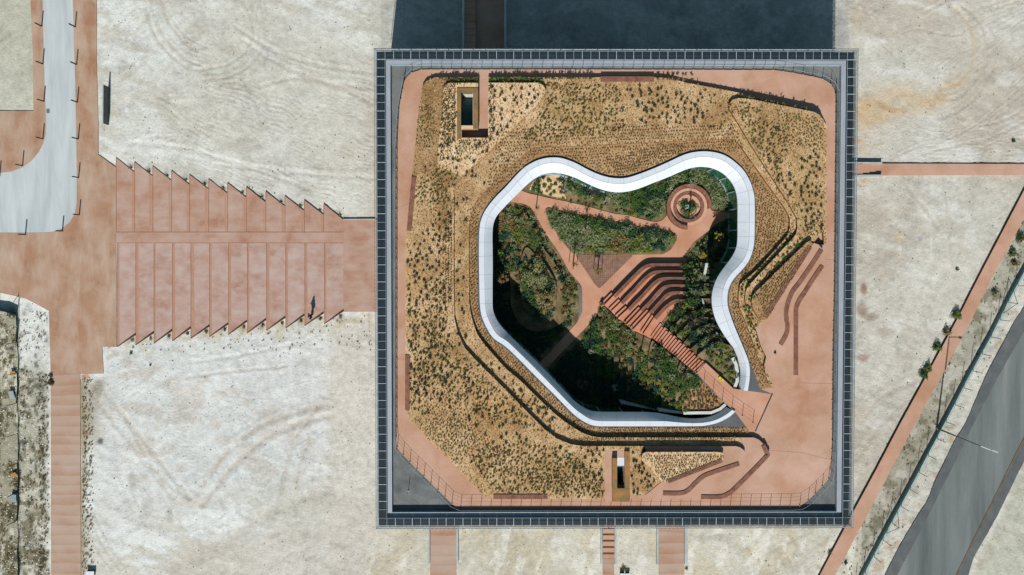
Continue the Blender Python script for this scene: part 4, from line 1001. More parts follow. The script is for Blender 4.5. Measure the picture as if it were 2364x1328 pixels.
def rect(x0, y0, x1, y1, z): return PL([(x0, y0), (x1, y0), (x1, y1), (x0, y1)], z)
mb = MB()
for pts in ([(1842, 884), (1921, 886)], [(1777, 1040), (1850, 1045), (1919, 1062)], [(1902, 600), (1925, 600)], [(916, 829), (935, 829)], [(1454.5, 1152.8), (1393, 1152.8)], [(915, 480), (945, 470)]): mb.ribbon(PL(pts, ZP), 0.012, 0.012, ZP+0.004, ZP-0.02, M_['rustline'])
struct(mb.build('pavement'))
fr = empty('stair_frame', P(1079, 255, 9.5)+(9.4,), 'rusty orange steel frame round the northern stair opening in the roof', 'frame')
for r_ in ((1055, 203.5, 1103.5, 213), (1055, 213.2, 1064.3, 321), (1092.2, 213.2, 1103.3, 297.5)):
    mb = MB(); mb.prism(rect(*r_, 9.55), 9.55, 8.5, M_['corten']); put(mb.build('steel_plate'), fr)
fr = empty('stair_frame', P(1433, 1100, 9.6)+(9.4,), 'olive rusted steel frame round the southern stair opening', 'frame')
for r_, z in (((1413.7, 1058, 1424.8, 1127.3), 9.95), ((1442, 1042.5, 1454, 1127.3), 9.72), ((1413.7, 1127.5, 1454, 1158.5), 9.72)):
    mb = MB(); mb.prism(rect(*r_, z), z, 8.5, M_['corten']); put(mb.build('steel_plate'), fr)
# pale plates set in the terrace floor
for k in range(5):
    x = 1622.5+k*6
    mb = MB(); mb.prism(rect(x, 1035, x+4.3, 1040, Z2), Z2+0.02, Z2-0.1, M_['lightmetal'])
    mb.prism(rect(x+0.8, 1035.8, x+3.5, 1039.2, Z2), Z2+0.024, Z2, M_['greymetal'])
    tag(mb.build('floor_plate'), ['leftmost', 'second from left', 'middle', 'second from right', 'rightmost'][k]+' of the five pale plates in the shadow above the row-planted bed', 'plate', 'pale floor plates in the terrace shadow')

# benches
def bench(px, z, w, label, group='timber benches on the roof', h=0.36):
    pts = PL(px, z); pts = smooth(pts, 6) if len(pts) > 2 else pts
    c = pts[len(pts)//2]
    t = empty('bench', (c[0], c[1], z-h), label, 'bench', group)
    mb = MB(); mb.ribbon(pts, w/2, w/2, z+0.05, z-0.02, M_['wood'], M_['cortenwall'])
    n = len(pts)
    put(mb.build('seat'), t)
    mb = MB(); mb.ribbon(pts, w/2-0.03, w/2-0.03, z-0.021, z-h, M_['cortenwall']); put(mb.build('base'), t)
    mb = MB()
    for off in (-w*0.25, 0.0, w*0.25):
        q = []
        for i in range(n):
            a = Vector(pts[max(i-1, 0)]); b = Vector(pts[min(i+1, n-1)]); d = (b-a).normalized(); q.append(tuple(Vector(pts[i])+Vector((-d.y, d.x))*off))
        mb.ribbon(q, 0.006, 0.006, z+0.052, z+0.045, M_['dark'])
    put(mb.build('slat_joint'), t)
    return t
bench([(1387, 183), (1510, 183)], 9.06, 0.42, 'reddish bench set in the north edge of the roof garden')
bench([(956, 408), (950, 470), (944.5, 533)], 9.45, 0.40, 'slanting reddish bench by the upper part of the west roof path')
bench([(940.5, 820), (940.5, 947)], 9.45, 0.38, 'straight reddish bench by the lower part of the west roof path')
bench([(1139, 1147), (1264, 1147)], 9.45, 0.38, 'straight reddish bench on the south edge of the roof garden')
bench([(1870, 569), (1766, 733)], Z3, 0.40, 'straight thick bench along the triangular brown bed')
bench([(1896, 577), (1873, 613), (1847, 651), (1830, 673), (1820, 697), (1815, 720), (1815.5, 737), (1818, 752), (1815, 772), (1802, 796)], Z2+0.02, 0.36, 'wavy middle bench of the three on the east terrace')
bench([(1898, 614), (1878, 643), (1859, 673), (1843, 698), (1837.5, 716), (1837.5, 740), (1837.3, 866)], Z1+0.02, 0.36, 'long outermost bench of the three on the east terrace, straight at its lower end')
bench([(1542, 1112), (1667, 1063)], Z3, 0.34, 'straight slanting bench along the row-planted triangular bed')
bench([(1530.5, 1139), (1571, 1139), (1589, 1132), (1605, 1116), (1624, 1100), (1650, 1089.5), (1706, 1071)], Z2+0.02, 0.34, 'wavy middle bench of the three on the south terrace')
bench([(1618.5, 1147.5), (1662, 1147.4), (1681.5, 1140), (1700, 1125), (1768, 1055.6), (1770, 1046), (1761.7, 1028)], Z1+0.02, 0.34, 'longest bench on the south terrace with a hooked upper end')

# railings round the roof path
def railing(px, z, label, step, lean=0.0, h=1.12, r=0.022):
    pts = PL(px, z); L = arclen(pts)[-1]; n = max(2, int(L/step)); c = along(pts, L/2)[0]
    t = empty('railing', (c[0], c[1], z), label, 'railing', 'thin steel railings on the roof')
    tops = []
    for k in range(n+1):
        p, d = along(pts, L*k/n); nn = Vector((d[1], -d[0]))*lean
        mb = MB(); a = Vector((p[0], p[1], z-0.1)); b = Vector((p[0]+nn.x, p[1]+nn.y, z+h))
        mb.tube(a, b, r, r*0.9, M_['cortenwall'] if lean == 0 else M_['lightmetal'], 4)
        mb.tube((p[0], p[1], z+0.05), (p[0], p[1], z+0.08), 0.06, 0.06, M_['lightmetal'], 6)
        put(mb.build('post'), t); tops.append(b)
    mb = MB()
    for a, b in zip(tops[:-1], tops[1:]): mb.tube(a, b, 0.012, 0.012, M_['lightmetal'], 4)
    put(mb.build('top_rail'), t)
    mb = MB()
    for f in (0.15, 0.45, 0.72):
        for k in range(n):
            a = tops[k].copy(); b = tops[k+1].copy(); a.z = z+h*f; b.z = z+h*f; mb.tube(a, b, 0.006, 0.006, M_['dark'], 3)
    put(mb.build('wires'), t)
po = path_out
railing(po[2:14], ZP, 'thin railing along the north edge of the pink roof path', 0.82)
railing(po[13:21], ZP, 'thin railing along the east edge of the pink roof path', 0.82)
railing(po[20:29], ZP, 'thin railing along the south edge of the pink roof path', 0.82)
railing(po[28:]+po[:3], ZP, 'thin railing along the west edge and lower left corner of the pink roof path', 0.82)
railing([(1607.7, 862), (1624, 885), (1671.5, 930), (1697, 951), (1738, 977)], 8.62, 'dark railing down the left side of the ramp into the courtyard', 1.0)
mb = MB(); p = P(943, 1133, 8.5); mb.tube((p[0], p[1], 8.5), (p[0], p[1], 9.9), 0.02, 0.02, M_['lightmetal']); mb.tube((p[0], p[1], 8.5), (p[0], p[1], 8.62), 0.12, 0.05, M_['lightmetal'], 10)
tag(mb.build('lightning_rod'), 'thin metal rod on a round foot standing on the gravel corner', 'rod')
# ================================================================== COURTYARD
ZC = 3.40
mb = MB(); mb.prism(Ms[::3], ZC, 3.0, M_['soil']); struct(mb.build('terrain'))
CS = []                                       # courtyard soil surfaces (poly, z, blocked)
CS.append((Ms[::3], ZC, False))
def csheet(px, z, m, name='path', zb=None, side=None, blocked=True, label=None, cat=None, r=0.0, holes=()):
    w = PL(px, z); w = roundp(w, r, 3) if r else w
    mb = MB(); mb.prism(w, z, (zb if zb is not None else 3.2), m, side or M_['cortenedge'], holes=holes)
    o = mb.build(name)
    if label: tag(o, label, cat)
    else: struct(o)
    CS.append((w, z, blocked)); return o
cpath = [(1186, 438), (1200, 438), (1218, 446), (1270, 458), (1310, 466), (1350, 475), (1389, 486), (1419, 494), (1450, 497), (1480, 506), (1512, 513), (1528, 510), (1540, 497), (1548, 470), (1590, 440), (1632, 462), (1642, 487.5), (1700, 487.5), (1700, 508),
         (1662, 511), (1638, 531), (1600, 560), (1577, 594), (1590, 600), (1560, 640), (1470, 690), (1400, 710), (1386, 704), (1372, 736), (1352, 757), (1286, 825), (1262, 850), (1245, 838), (1264, 819.5), (1332, 745), (1344, 720), (1344, 664),
         (1336, 652), (1327.5, 642), (1313, 625), (1290, 582), (1260, 540), (1242, 508), (1227, 480), (1208, 470), (1180, 466), (1172, 460)]
csheet(cpath, ZC+0.06, M_['redcourt'], r=0.25)
csheet([(1222, 438), (1230, 420), (1254, 407), (1285, 402), (1310, 412), (1300, 440), (1308, 459), (1270, 453)], ZC+0.05, M_['strawlight'], 'terrain', blocked=False)
bedC = [(1258, 484), (1266, 480), (1321, 496), (1389, 506.5), (1460, 521.5), (1520, 533.5), (1561, 541), (1564, 552), (1549, 577), (1530, 587.5), (1460, 588.5), (1321, 586), (1290, 546), (1266, 510)]
csheet(bedC, ZC+0.16, M_['soil'], 'planting_bed', blocked=False, label='long wedge-shaped planted bed in the middle of the courtyard', cat='bed', r=0.2)
csheet([(1327, 587.5), (1463, 588.5), (1392, 659), (1383.4, 667), (1374, 658)], ZC+0.10, M_['deck'], 'timber_deck', label='triangular brown deck of small tiles beside the courtyard path', cat='deck', r=0.3)
csheet([(1336, 655), (1344, 666), (1344.5, 719), (1333, 742), (1336, 720), (1336.5, 665)], ZC+0.08, M_['gravel'], 'gravel')
# mound in the western half
mA = [(1246, 562), (1276, 600), (1307, 650), (1309.5, 731), (1300, 744), (1270, 762), (1230, 768), (1195, 745), (1178, 705), (1177, 560), (1190, 505), (1212, 488), (1228, 520)]
csheet(mA, 3.80, M_['soil'], 'planting_bed', blocked=False, label='lower tier of the curved planted mound in the west of the courtyard', cat='bed', r=0.8)
mB = [(1201, 600), (1201, 680), (1212, 716), (1236, 740), (1256, 748), (1272, 742), (1284, 726), (1285, 655), (1262, 614), (1234, 586), (1214, 566)]
csheet(mB, 4.22, M_['soil'], 'planting_bed', blocked=False, label='egg-shaped upper tier of the planted mound in the courtyard', cat='bed', r=0.5)
M_['pinkfloor'] = nmat('pink_ring_floor', [C(206, 158, 134), C(216, 170, 148)], scale=1.5, rough=0.9, fine=0.06)
M_['ringwood'] = nmat('ring_timber', [C(116, 76, 60), C(138, 92, 74), C(150, 104, 84)], scale=3, rough=0.8, fine=0.15, fscale=14)
# circular seat
cc = P(1590, 478, 3.8)
def ring(r0, r1, a0, a1, zt, zb, m, side=None, n=44):
    a0, a1 = math.radians(a0), math.radians(a1)
    o_ = [(cc[0]+r1*math.cos(a0+(a1-a0)*i/n), cc[1]+r1*math.sin(a0+(a1-a0)*i/n)) for i in range(n+1)]
    i_ = [(cc[0]+r0*math.cos(a0+(a1-a0)*i/n), cc[1]+r0*math.sin(a0+(a1-a0)*i/n)) for i in range(n+1)]
    mb = MB(); mb.prism(o_+i_[::-1], zt, zb, m, side or M_['cortenwall']); return mb
t = empty('circular_bench', (cc[0], cc[1], ZC+0.06), 'round two-tier timber bench sunk round a ball of green planting in the courtyard', 'bench')
put(ring(1.63, 1.98, -3, 266, 4.05, 3.3, M_['ringwood']).build('seat'), t)
put(ring(1.08, 1.36, -8, 352, 3.82, 3.3, M_['ringwood'], n=60).build('seat'), t)
put(ring(1.361, 1.629, 0, 359.9, 3.78, 3.3, M_['pinkfloor'], n=60).build('floor_ring'), t)
put(ring(1.63, 1.80, 268, 355, 3.62, 3.3, M_['redcourt']).build('step'), t)
put(ring(0.80, 1.079, 0, 359.9, 3.55, 3.3, M_['pinkfloor'], n=40).build('floor_ring'), t)
put(ring(1.655, 1.662, -3, 266, 4.056, 4.04, M_['dark']).build('slat_joint'), t)
CS.append(([(cc[0]+2*math.cos(a*0.3), cc[1]+2*math.sin(a*0.3)) for a in range(21)], 3.5, True))

# amphitheatre
def q(l): return [(1320+a/5.01, 580+b/5.01) for a, b in l]
zk = [3.46]
for d in (0.50, 0.36, 0.42, 0.42, 0.40, 0.40): zk.append(zk[-1]+d)
fronts = [q([(480, 515), (560, 432), (640, 350), (720, 270), (800, 195), (860, 158), (920, 146), (1000, 145), (1310, 145)]),
          q([(565, 590), (640, 512), (720, 430), (820, 320), (900, 255), (960, 231), (1020, 225), (1290, 225)]),
          q([(645, 670), (720, 590), (800, 510), (900, 400), (980, 332), (1040, 308), (1100, 303), (1285, 303)]),
          q([(795, 680), (900, 570), (1000, 455), (1060, 408), (1130, 389), (1180, 388), (1280, 388)]),
          q([(890, 710), (1000, 590), (1080, 503), (1140, 475), (1200, 468), (1255, 468)]),
          q([(950, 770), (1050, 660), (1120, 602), (1180, 568), (1240, 555)])]
Aleft = [(1394.8, 704.7), (1410.8, 719), (1425.8, 734.7), (1445.7, 750.6), (1459.7, 762.6), (1484, 772)]
glassE = [(1672, 600), (1655, 645), (1650, 680), (1652, 720), (1668, 762), (1690, 800), (1706, 845), (1702, 897), (1697, 903)]
left_end = (1608, 862); right_end = (1629.6, 838)
amph = empty('amphitheatre_terraces', P(1500, 690, 3.5)+(3.4,), 'stepped red amphitheatre rising south-east in the courtyard with six curved tiers', 'terraces')
LB = [(1390, 702), (1411, 718.5), (1426, 735), (1446, 751), (1460, 763), (1484, 773), (1510, 787), (1608, 862)]
for k in range(6):
    fr_ = smooth(fronts[k], 5); y = fr_[-1][1]
    left_pts = [p for p in LB if p[0] > Aleft[k][0]+3]
    poly = [Aleft[k]]+fr_+[(1660, y-3)]+[p for p in glassE if p[1] > y+6]+[(1690, 940), left_end]+left_pts[::-1][1:]
    mb = MB(); mb.prism(PL(poly, zk[k+1]), zk[k+1], 3.2, M_['redstep'], M_['cortenwall']); put(mb.build('tier'), amph)
    # aisle half step just in front of the tier
    f0 = Vector(fronts[k][0]); a0 = Vector(Aleft[k]); sh = Vector((-6.3, -6.3))
    mb = MB(); mb.prism(PL([tuple(f0+sh+Vector((1, -1))), tuple(f0+Vector((1, -1))), tuple(a0), tuple(a0+sh)], zk[k]), (zk[k]+zk[k+1])/2, 3.2, M_['redstep'], M_['cortenwall'])
    put(mb.build('half_step'), amph)
    pts = PL(fr_, zk[k+1]); c = pts[len(pts)//2]
    b = empty('bench', (c[0], c[1], zk[k]), ['first, lowest and longest', 'second lowest', 'third lowest', 'fourth from the bottom', 'fifth from the bottom', 'topmost and shortest'][k]+' curved timber bench of the courtyard amphitheatre', 'bench', 'curved amphitheatre benches')
    mb = MB(); mb.ribbon(pts, 0.02, 0.29, zk[k+1]+0.045, zk[k+1]-0.03, M_['wood']); put(mb.build('seat'), b)
    mb = MB(); mb.ribbon(pts, 0.005, 0.02, zk[k+1]-0.031, zk[k]+0.01, M_['cortenwall']); put(mb.build('front_panel'), b)
    mb = MB()
    for off in (0.09, 0.19):
        n = len(pts); w_ = [tuple(Vector(pts[i])-Vector((-(Vector(pts[min(i+1, n-1)])-Vector(pts[max(i-1, 0)])).normalized().y, (Vector(pts[min(i+1, n-1)])-Vector(pts[max(i-1, 0)])).normalized().x))*off) for i in range(n)]
        mb.ribbon(w_, 0.006, 0.006, zk[k+1]+0.048, zk[k+1]+0.04, M_['dark'])
    put(mb.build('slat_joint'), b)
    CS.append((PL(poly, zk[k+1]), zk[k+1], True))
# upper straight flight
flight = empty('courtyard_stairs', P(1560, 800, 7)+(5.9,), 'long narrow red stair climbing from the amphitheatre to the roof plaza', 'stairs')
nst = 20
for j in range(nst):
    f = j/(nst-1) if nst > 1 else 0
    z = zk[6]+(8.56-zk[6])*(j+1)/nst
    R0 = Vector((1524, 746)).lerp(Vector((1627, 837)), f); L0_ = Vector((1502, 777)).lerp(Vector((1604, 859)), f)
    if j % 2: R0 = R0.lerp(L0_, 0.10)
    mb = MB(); mb.prism(PL([tuple(R0), right_end, left_end, tuple(L0_)], z), z, 5.0, M_['redstep'], M_['cortenwall']); put(mb.build('step'), flight)
    CS.append((PL([tuple(R0), right_end, left_end, tuple(L0_)], z), z, True))
# planted tiers east of the stair
for k in range(6):
    y = fronts[k][-1][1]
    poly = [(1577, y), (1668, y-4)]+[p for p in glassE if p[1] > y+4]+[(1694, 898), (1632, 840), (1540, 758), (1527, 746), (1562, 705), (1574, 690)]
    if k == 5: poly = [(1566, 692), (1668, 688)]+glassE[3:]+[(1694, 898), (1632, 840), (1540, 758), (1527, 746), (1560, 706)]
    csheet(poly, zk[k+1]+0.06, M_['soil'], 'planting_bed', zb=3.3, blocked=False, label=['lowest', 'second', 'third', 'fourth', 'fifth', 'sixth'][k]+' planted tier between the amphitheatre benches and the eastern glass wall', cat='bed')
EW = [((1546, 762), (1590, 722), (1655, 712)), ((1562, 776), (1606, 736), (1662, 734)), ((1578, 791), (1622, 752), (1672, 756)), ((1594, 806), (1640, 772), (1682, 778)), ((1610, 820), (1652, 792), (1692, 800))]
for k, (a, b, c) in enumerate(EW):
    z = zk[6]+0.06+0.46*(k+1)
    poly = smooth([a, b, c], 6)+[p for p in glassE if p[1] > c[1]+2]+[(1694, 898), (1632, 840)]
    csheet(poly, z, M_['soil'], 'planting_bed', zb=3.3, blocked=False, label=['lowest', 'second', 'third', 'fourth', 'highest'][k]+' of the five steep planted tiers right of the long stair', cat='bed')
# planted tiers west of the stair
xk = [1379, 1403, 1418, 1433, 1448, 1463, 1479, 1495, 1511, 1528, 1544, 1560, 1575]
Lp = arclen(LB)
for k, x in enumerate(xk):
    z = 3.62+0.385*k
    d = Lp[-1]*(k+0.1)/(len(xk)+0.3); (lp, _) = along(LB, d)
    midx = x+(lp[0]-x)*0.12
    c_ = smooth([(x, 944), (x-1, 900 if k > 3 else 860), (x+ (0 if k < 3 else 1), 850+k*1.5 if k > 3 else 800), (midx, lp[1]+ (45 if k > 3 else 30)), (x+(lp[0]-x)*0.5, lp[1]+15), (lp[0]-1, lp[1]+1)], 5)
    rest_ = [p for p in LB if p[0] > lp[0]+2]
    poly = c_+[(p[0]-1.2, p[1]+1.2) for p in rest_]+[(1670, 929), (1650, 946), (1576, 950)]
    csheet(poly, z, M_['soil'] if k < len(xk)-1 else M_['strawbrown'], 'planting_bed', zb=3.2, blocked=False, label=['first', 'second', 'third', 'fourth', 'fifth', 'sixth', 'seventh', 'eighth', 'ninth', 'tenth', 'eleventh', 'twelfth', 'thirteenth'][k]+' tier, counted from the left, of the planted slope left of the long stair', cat='bed')
# pale retaining walls against the glass
def wallr(px, z, w, label, m='paleconc', zb=3.3):
    mb = MB(); mb.ribbon(PL(px, z), w/2, w/2, z, zb, M_[m]); tag(mb.build('retaining_wall'), label, 'wall')
wallr([(1692, 826), (1699, 842), (1703, 862), (1702, 880), (1695, 898)], 8.45, 0.27, 'pale curved wall at the top of the east slope beside the glass')
wallr([(1654, 768), (1664, 784), (1674, 800), (1690, 826)], 7.9, 0.16, 'grey stepped wall halfway down the east slope beside the glass', 'concrete')
wallr([(1621, 690), (1628, 714), (1640, 744), (1652, 764)], 6.2, 0.16, 'grey rocky wall low down the east slope beside the glass', 'concrete')
wallr([(1632, 608), (1628, 628), (1621, 648)], 4.9, 0.22, 'short pale wall behind the bench ends near the glass')
wallr([(1675, 934), (1662, 945), (1642, 953), (1578, 954)], 8.42, 0.24, 'pale wall along the foot of the highest bed by the canopy end')
wallr([(1576, 953), (1545, 950), (1521, 947)], 7.9, 0.2, 'short pale wall section left of the highest bed')
wallr([(1519, 946), (1480, 939), (1434, 930)], 6.6, 0.16, 'grey rocky wall in deep shade by the southern glass', 'concrete')
ZTOP = 8.4
# ================================================================== PLANTS
PALETTE = {
 'olive': leafmat('leaf_olive_grey', C(120, 132, 90), C(146, 158, 110), C(170, 178, 132)),
 'green': leafmat('leaf_green', C(70, 102, 52), C(88, 120, 60), C(108, 138, 72)),
 'deep': leafmat('leaf_deep_green', C(36, 74, 58), C(50, 92, 72), C(66, 108, 82)),
 'lime': leafmat('leaf_yellow_green', C(104, 122, 52), C(128, 142, 62), C(148, 156, 74)),
 'dry': leafmat('leaf_dry', C(142, 124, 80), C(162, 142, 94), C(180, 160, 112)),
 'rust': leafmat('leaf_rust', C(132, 98, 60), C(156, 118, 76), C(172, 138, 94)),
 'yellow': leafmat('leaf_yellow', C(150, 134, 48), C(196, 174, 70), C(216, 198, 104)),
 'slate': leafmat('leaf_slate', C(66, 70, 58), C(84, 84, 68), C(104, 100, 80)),
 'tuft': leafmat('leaf_tuft', C(90, 86, 46), C(114, 106, 60), C(138, 124, 76)),
 'straw': leafmat('leaf_straw', C(170, 136, 86), C(200, 168, 116), C(226, 198, 150)),
 'brown': leafmat('leaf_brown', C(96, 72, 44), C(120, 92, 58), C(146, 114, 76)),
 'pink': leafmat('leaf_pinkish', C(120, 92, 84), C(150, 118, 108), C(176, 148, 138)),
}
BARK = nmat('bark', [C(96, 78, 60), C(128, 106, 84)], scale=6, rough=0.9)
PALEBARK = nmat('pale_bark', [C(196, 186, 170), C(222, 214, 200)], scale=6, rough=0.85)

def leaves(n, rx, ry, h, size, rng, flat=0.0, shell=0.55, blade=1.0, base=0.0):
    """n leaf quads filling an uneven dome; returns (4n,3)"""
    th = rng.random(n)*2*np.pi; cz = rng.random(n)**0.7
    rr = (shell+(1-shell)*rng.random(n))*(0.78+0.22*np.sin(th*3+rng.random()*6)+0.12*np.sin(th*7+rng.random()*6))
    s = np.sqrt(np.clip(1-(cz*0.96)**2, 0, 1))
    c = np.stack([rx*rr*s*np.cos(th), ry*rr*s*np.sin(th), base+h*cz*rr+0.02], -1)
    a = rng.normal(size=(n, 3)); a[:, 2] *= (0.35 if flat == 0 else flat); a /= np.linalg.norm(a, axis=1, keepdims=True)+1e-9
    b = rng.normal(size=(n, 3)); b[:, 2] *= 0.6; b -= a*(a*b).sum(1, keepdims=True); b /= np.linalg.norm(b, axis=1, keepdims=True)+1e-9
    sz = size*(0.6+0.8*rng.random((n, 1)))
    a = a*sz*blade; b = b*sz*0.45
    return np.stack([c-a*0.5-b*0.3, c-a*0.1+b*0.5, c+a*0.7, c-a*0.1-b*0.5], 1).reshape(-1, 3)
def quads(nv): return np.arange(nv).reshape(-1, 4)

class Mass:
    """many small plants joined in one mesh per colour"""
    def __init__(s): s.d = {}
    def add(s, key, v): s.d.setdefault(key, []).append(v)
    def build(s, name, label, cat):
        keys = list(s.d); vs = []; mi = []
        for i, k in enumerate(keys):
            a = np.concatenate(s.d[k]); vs.append(a); mi.append(np.full(len(a)//4, i, dtype=np.int32))
        v = np.concatenate(vs); o = npmesh(name, v, quads(len(v)), [PALETTE[k] for k in keys])
        mi = np.concatenate(mi)
        if len(o.data.polygons) == len(mi): o.data.polygons.foreach_set('material_index', mi)
        o.data.update()
        return tag(o, label, cat, kind='stuff')

def zsoil(x, y, surf, base, blocked_idx=None):
    x = np.asarray(x); y = np.asarray(y); z = np.full(x.shape, -99.0); blk = np.zeros(x.shape, bool)
    for poly, zz, b in surf:
        m = inpoly(x, y, poly)
        zv = np.array([zz(a, c) for a, c in zip(x, y)]) if callable(zz) else np.full(x.shape, zz)
        up = m & (zv >= z); z = np.where(up, zv, z); blk = np.where(up, b, blk)
    return z, blk
RS = []
red_z = (Z1-0.004, Z2-0.004, Z1-0.006, Z2-0.006)
for poly, z, h in SURF: RS.append((poly, z, (not callable(z)) and (z in red_z)))
for V in (V1, V2): RS.append((V, 20.0, True))
for r_ in ((1053, 201, 1106, 322), (1394, 1040, 1456, 1160), (1104, 160, 1128, 319)): RS.append((rect(*r_, 9.4), 21.0, True))

def scatter(px, z, spacing, rng, jitter=1.0, surf=RS, keep=1.0, rows=None, rot=0.0):
    """points in a pixel polygon: list of (x, y, z)"""
    poly = PL(px, z); xs = [p[0] for p in poly]; ys = [p[1] for p in poly]
    x0, x1, y0, y1 = min(xs), max(xs), min(ys), max(ys)
    cx, cy = (x0+x1)/2, (y0+y1)/2; R = math.hypot(x1-x0, y1-y0)/2+spacing
    sx, sy = spacing, (rows or spacing)
    g = np.stack(np.meshgrid(np.arange(-R, R, sx), np.arange(-R, R, sy)), -1)
    g[::2, :, 0] += sx/2; g = g.reshape(-1, 2)
    g = g+(rng.random(g.shape)-0.5)*np.array([sx, sy])*jitter
    c, s = math.cos(rot), math.sin(rot); g = g@np.array([[c, s], [-s, c]])+np.array([cx, cy])
    g = g[inpoly(g[:, 0], g[:, 1], poly)]
    if keep < 1: g = g[rng.random(len(g)) < keep]
    if not len(g): return np.zeros((0, 3))
    zz, bl = zsoil(g[:, 0], g[:, 1], surf, 0)
    g = np.concatenate([g, zz[:, None]], 1)
    return g[(~bl) & (zz > -50)]

rg = np.random.default_rng(5)
# ---- roof: dark rounded shrubs
dark_zones = [([(940, 560), (1040, 470), (1044, 930), (945, 930)], 0.48, 0.8), ([(1130, 200), (1250, 200), (1250, 228), (1140, 330), (1130, 330)], 0.46, 0.85), ([(1440, 195), (1560, 200), (1625, 215), (1625, 290), (1480, 285)], 0.44, 0.85),
    ([(1842, 360), (1897, 345), (1897, 540), (1848, 530)], 0.40, 0.9), ([(1150, 900), (1250, 1010), (1200, 1050), (1000, 930), (1020, 850)], 0.62, 0.6), ([(1052, 470), (1080, 420), (1080, 960), (1052, 740)], 0.55, 0.5),
    ([(1290, 1030), (1395, 1036), (1395, 1110), (1330, 1100)], 0.5, 0.7), ([(1457, 1044), (1478, 1046), (1520, 1110), (1486, 1140), (1457, 1140)], 0.42, 0.85), ([(1010, 340), (1060, 330), (1060, 400), (1012, 384)], 0.4, 0.5),
    ([(1085, 330), (1150, 340), (1180, 380), (1110, 445), (1060, 440)], 0.55, 0.35), ([(1100, 840), (1160, 905), (1290, 1010), (1330, 1010), (1180, 870), (1100, 790)], 0.6, 0.5), ([(1770, 400), (1835, 470), (1840, 520), (1835, 400)], 0.5, 0.4)]
pts = np.concatenate([scatter(p, 9.3, s, rg, 0.9, keep=k) for p, s, k in dark_zones])
_kp = []
for p in pts:                                  # drop near duplicates
    if all((p[0]-q_[0])**2+(p[1]-q_[1])**2 > 0.05 for q_ in _kp[-400:]): _kp.append(p)
pts = np.array(_kp); rg.shuffle(pts)
protos = []
for i in range(5):
    r = np.random.default_rng(100+i)
    v = leaves(56, 0.14, 0.125, 0.22, 0.09, r)
    o = npmesh('round_shrub', v, quads(len(v)), PALETTE['slate']); protos.append(o.data); bpy.data.objects.remove(o)
nind = min(300, len(pts))
for i in range(nind):
    x, y, z = pts[i]; o = bpy.data.objects.new('round_shrub', protos[i % 5]); COL.objects.link(o)
    o.location = (x, y, z); s = 0.8+0.5*rg.random(); o.scale = (s, s, s); o.rotation_euler = (0, 0, rg.random()*6.28)
    tag(o, 'small dark rounded shrub dotted over the straw-coloured roof garden', 'shrub', 'dark rounded shrubs dotted over the roof garden')
mass = Mass()
def addcl(mass, key, p, n, rx, ry, h, size, rng, **kw):
    v = leaves(n, rx, ry, h, size, rng, **kw); a = rng.random()*6.28 if 'rot' not in kw else 0
    mass.add(key, v+np.array(p)); return v
for p in pts[nind:]:
    addcl(mass, 'slate', p, 40, 0.14, 0.125, 0.22, 0.09, rg)
# green tufts
tuft_zones = [([(960, 240), (1003, 245), (1000, 340), (960, 340)], 0.24, 0.7), ([(990, 400), (1032, 370), (1040, 560), (1000, 560)], 0.26, 0.6), ([(985, 640), (1032, 640), (1032, 820), (990, 800)], 0.24, 0.75),
    ([(950, 965), (1060, 965), (1105, 1010), (1060, 1075), (975, 990)], 0.27, 0.85), ([(1790, 255), (1895, 275), (1898, 350), (1800, 330)], 0.25, 0.85), ([(1720, 300), (1760, 330), (1850, 480), (1838, 500), (1740, 350)], 0.28, 0.6),
    ([(1845, 520), (1898, 510), (1895, 545), (1850, 540)], 0.24, 0.8), ([(1030, 320), (1110, 325), (1090, 370), (1040, 380)], 0.25, 0.7), ([(1690, 240), (1720, 250), (1760, 320), (1700, 270)], 0.25, 0.7), ([(1750, 590), (1835, 510), (1840, 540), (1740, 660)], 0.25, 0.5)]
for p, s, k in tuft_zones:
    s *= 0.88
    for q_ in scatter(p, 9.3, s, rg, 0.8, keep=k):
        addcl(mass, 'tuft' if rg.random() < 0.8 else 'green', q_, 12, 0.08, 0.07, 0.13, 0.08, rg)
# long grass clumps leaning with the wind
clump_zones = [([(1255, 190), (1430, 195), (1450, 300), (1260, 325), (1200, 330), (1262, 240)], 0.36, 0.7), ([(990, 740), (1150, 900), (1260, 1000), (1100, 960), (990, 860)], 0.36, 0.6), ([(1130, 1020), (1300, 1030), (1392, 1110), (1392, 1150), (1150, 1140), (1080, 1060)], 0.34, 0.65),
    ([(1700, 235), (1760, 245), (1820, 330), (1800, 420), (1720, 300)], 0.36, 0.7), ([(980, 380), (1060, 400), (1040, 470), (950, 470)], 0.36, 0.6), ([(1020, 215), (1055, 210), (1052, 330), (1015, 340)], 0.30, 0.6), ([(1630, 200), (1690, 230), (1690, 300), (1630, 300)], 0.5, 0.35),
    ([(940, 700), (990, 720), (990, 960), (945, 950)], 0.4, 0.5), ([(1180, 920), (1300, 1000), (1340, 1000), (1170, 870)], 0.4, 0.5)]
for p, s, k in clump_zones:
    s *= 0.72
    for q_ in scatter(p, 9.3, s, rg, 1.0, keep=k):
        a = rg.normal(0.7, 0.5); L_ = 0.07+0.15*rg.random()**1.5; n = int(10+60*L_)
        v = leaves(n, L_, 0.05, 0.05+0.6*L_, 0.10, rg, flat=0.5, blade=1.3)
        c, s_ = math.cos(a), math.sin(a); v = v@np.array([[c, s_, 0], [-s_, c, 0], [0, 0, 1]])
        mass.add('tuft' if rg.random() < 0.8 else 'lime' if rg.random() < 0.4 else 'green', v+q_)
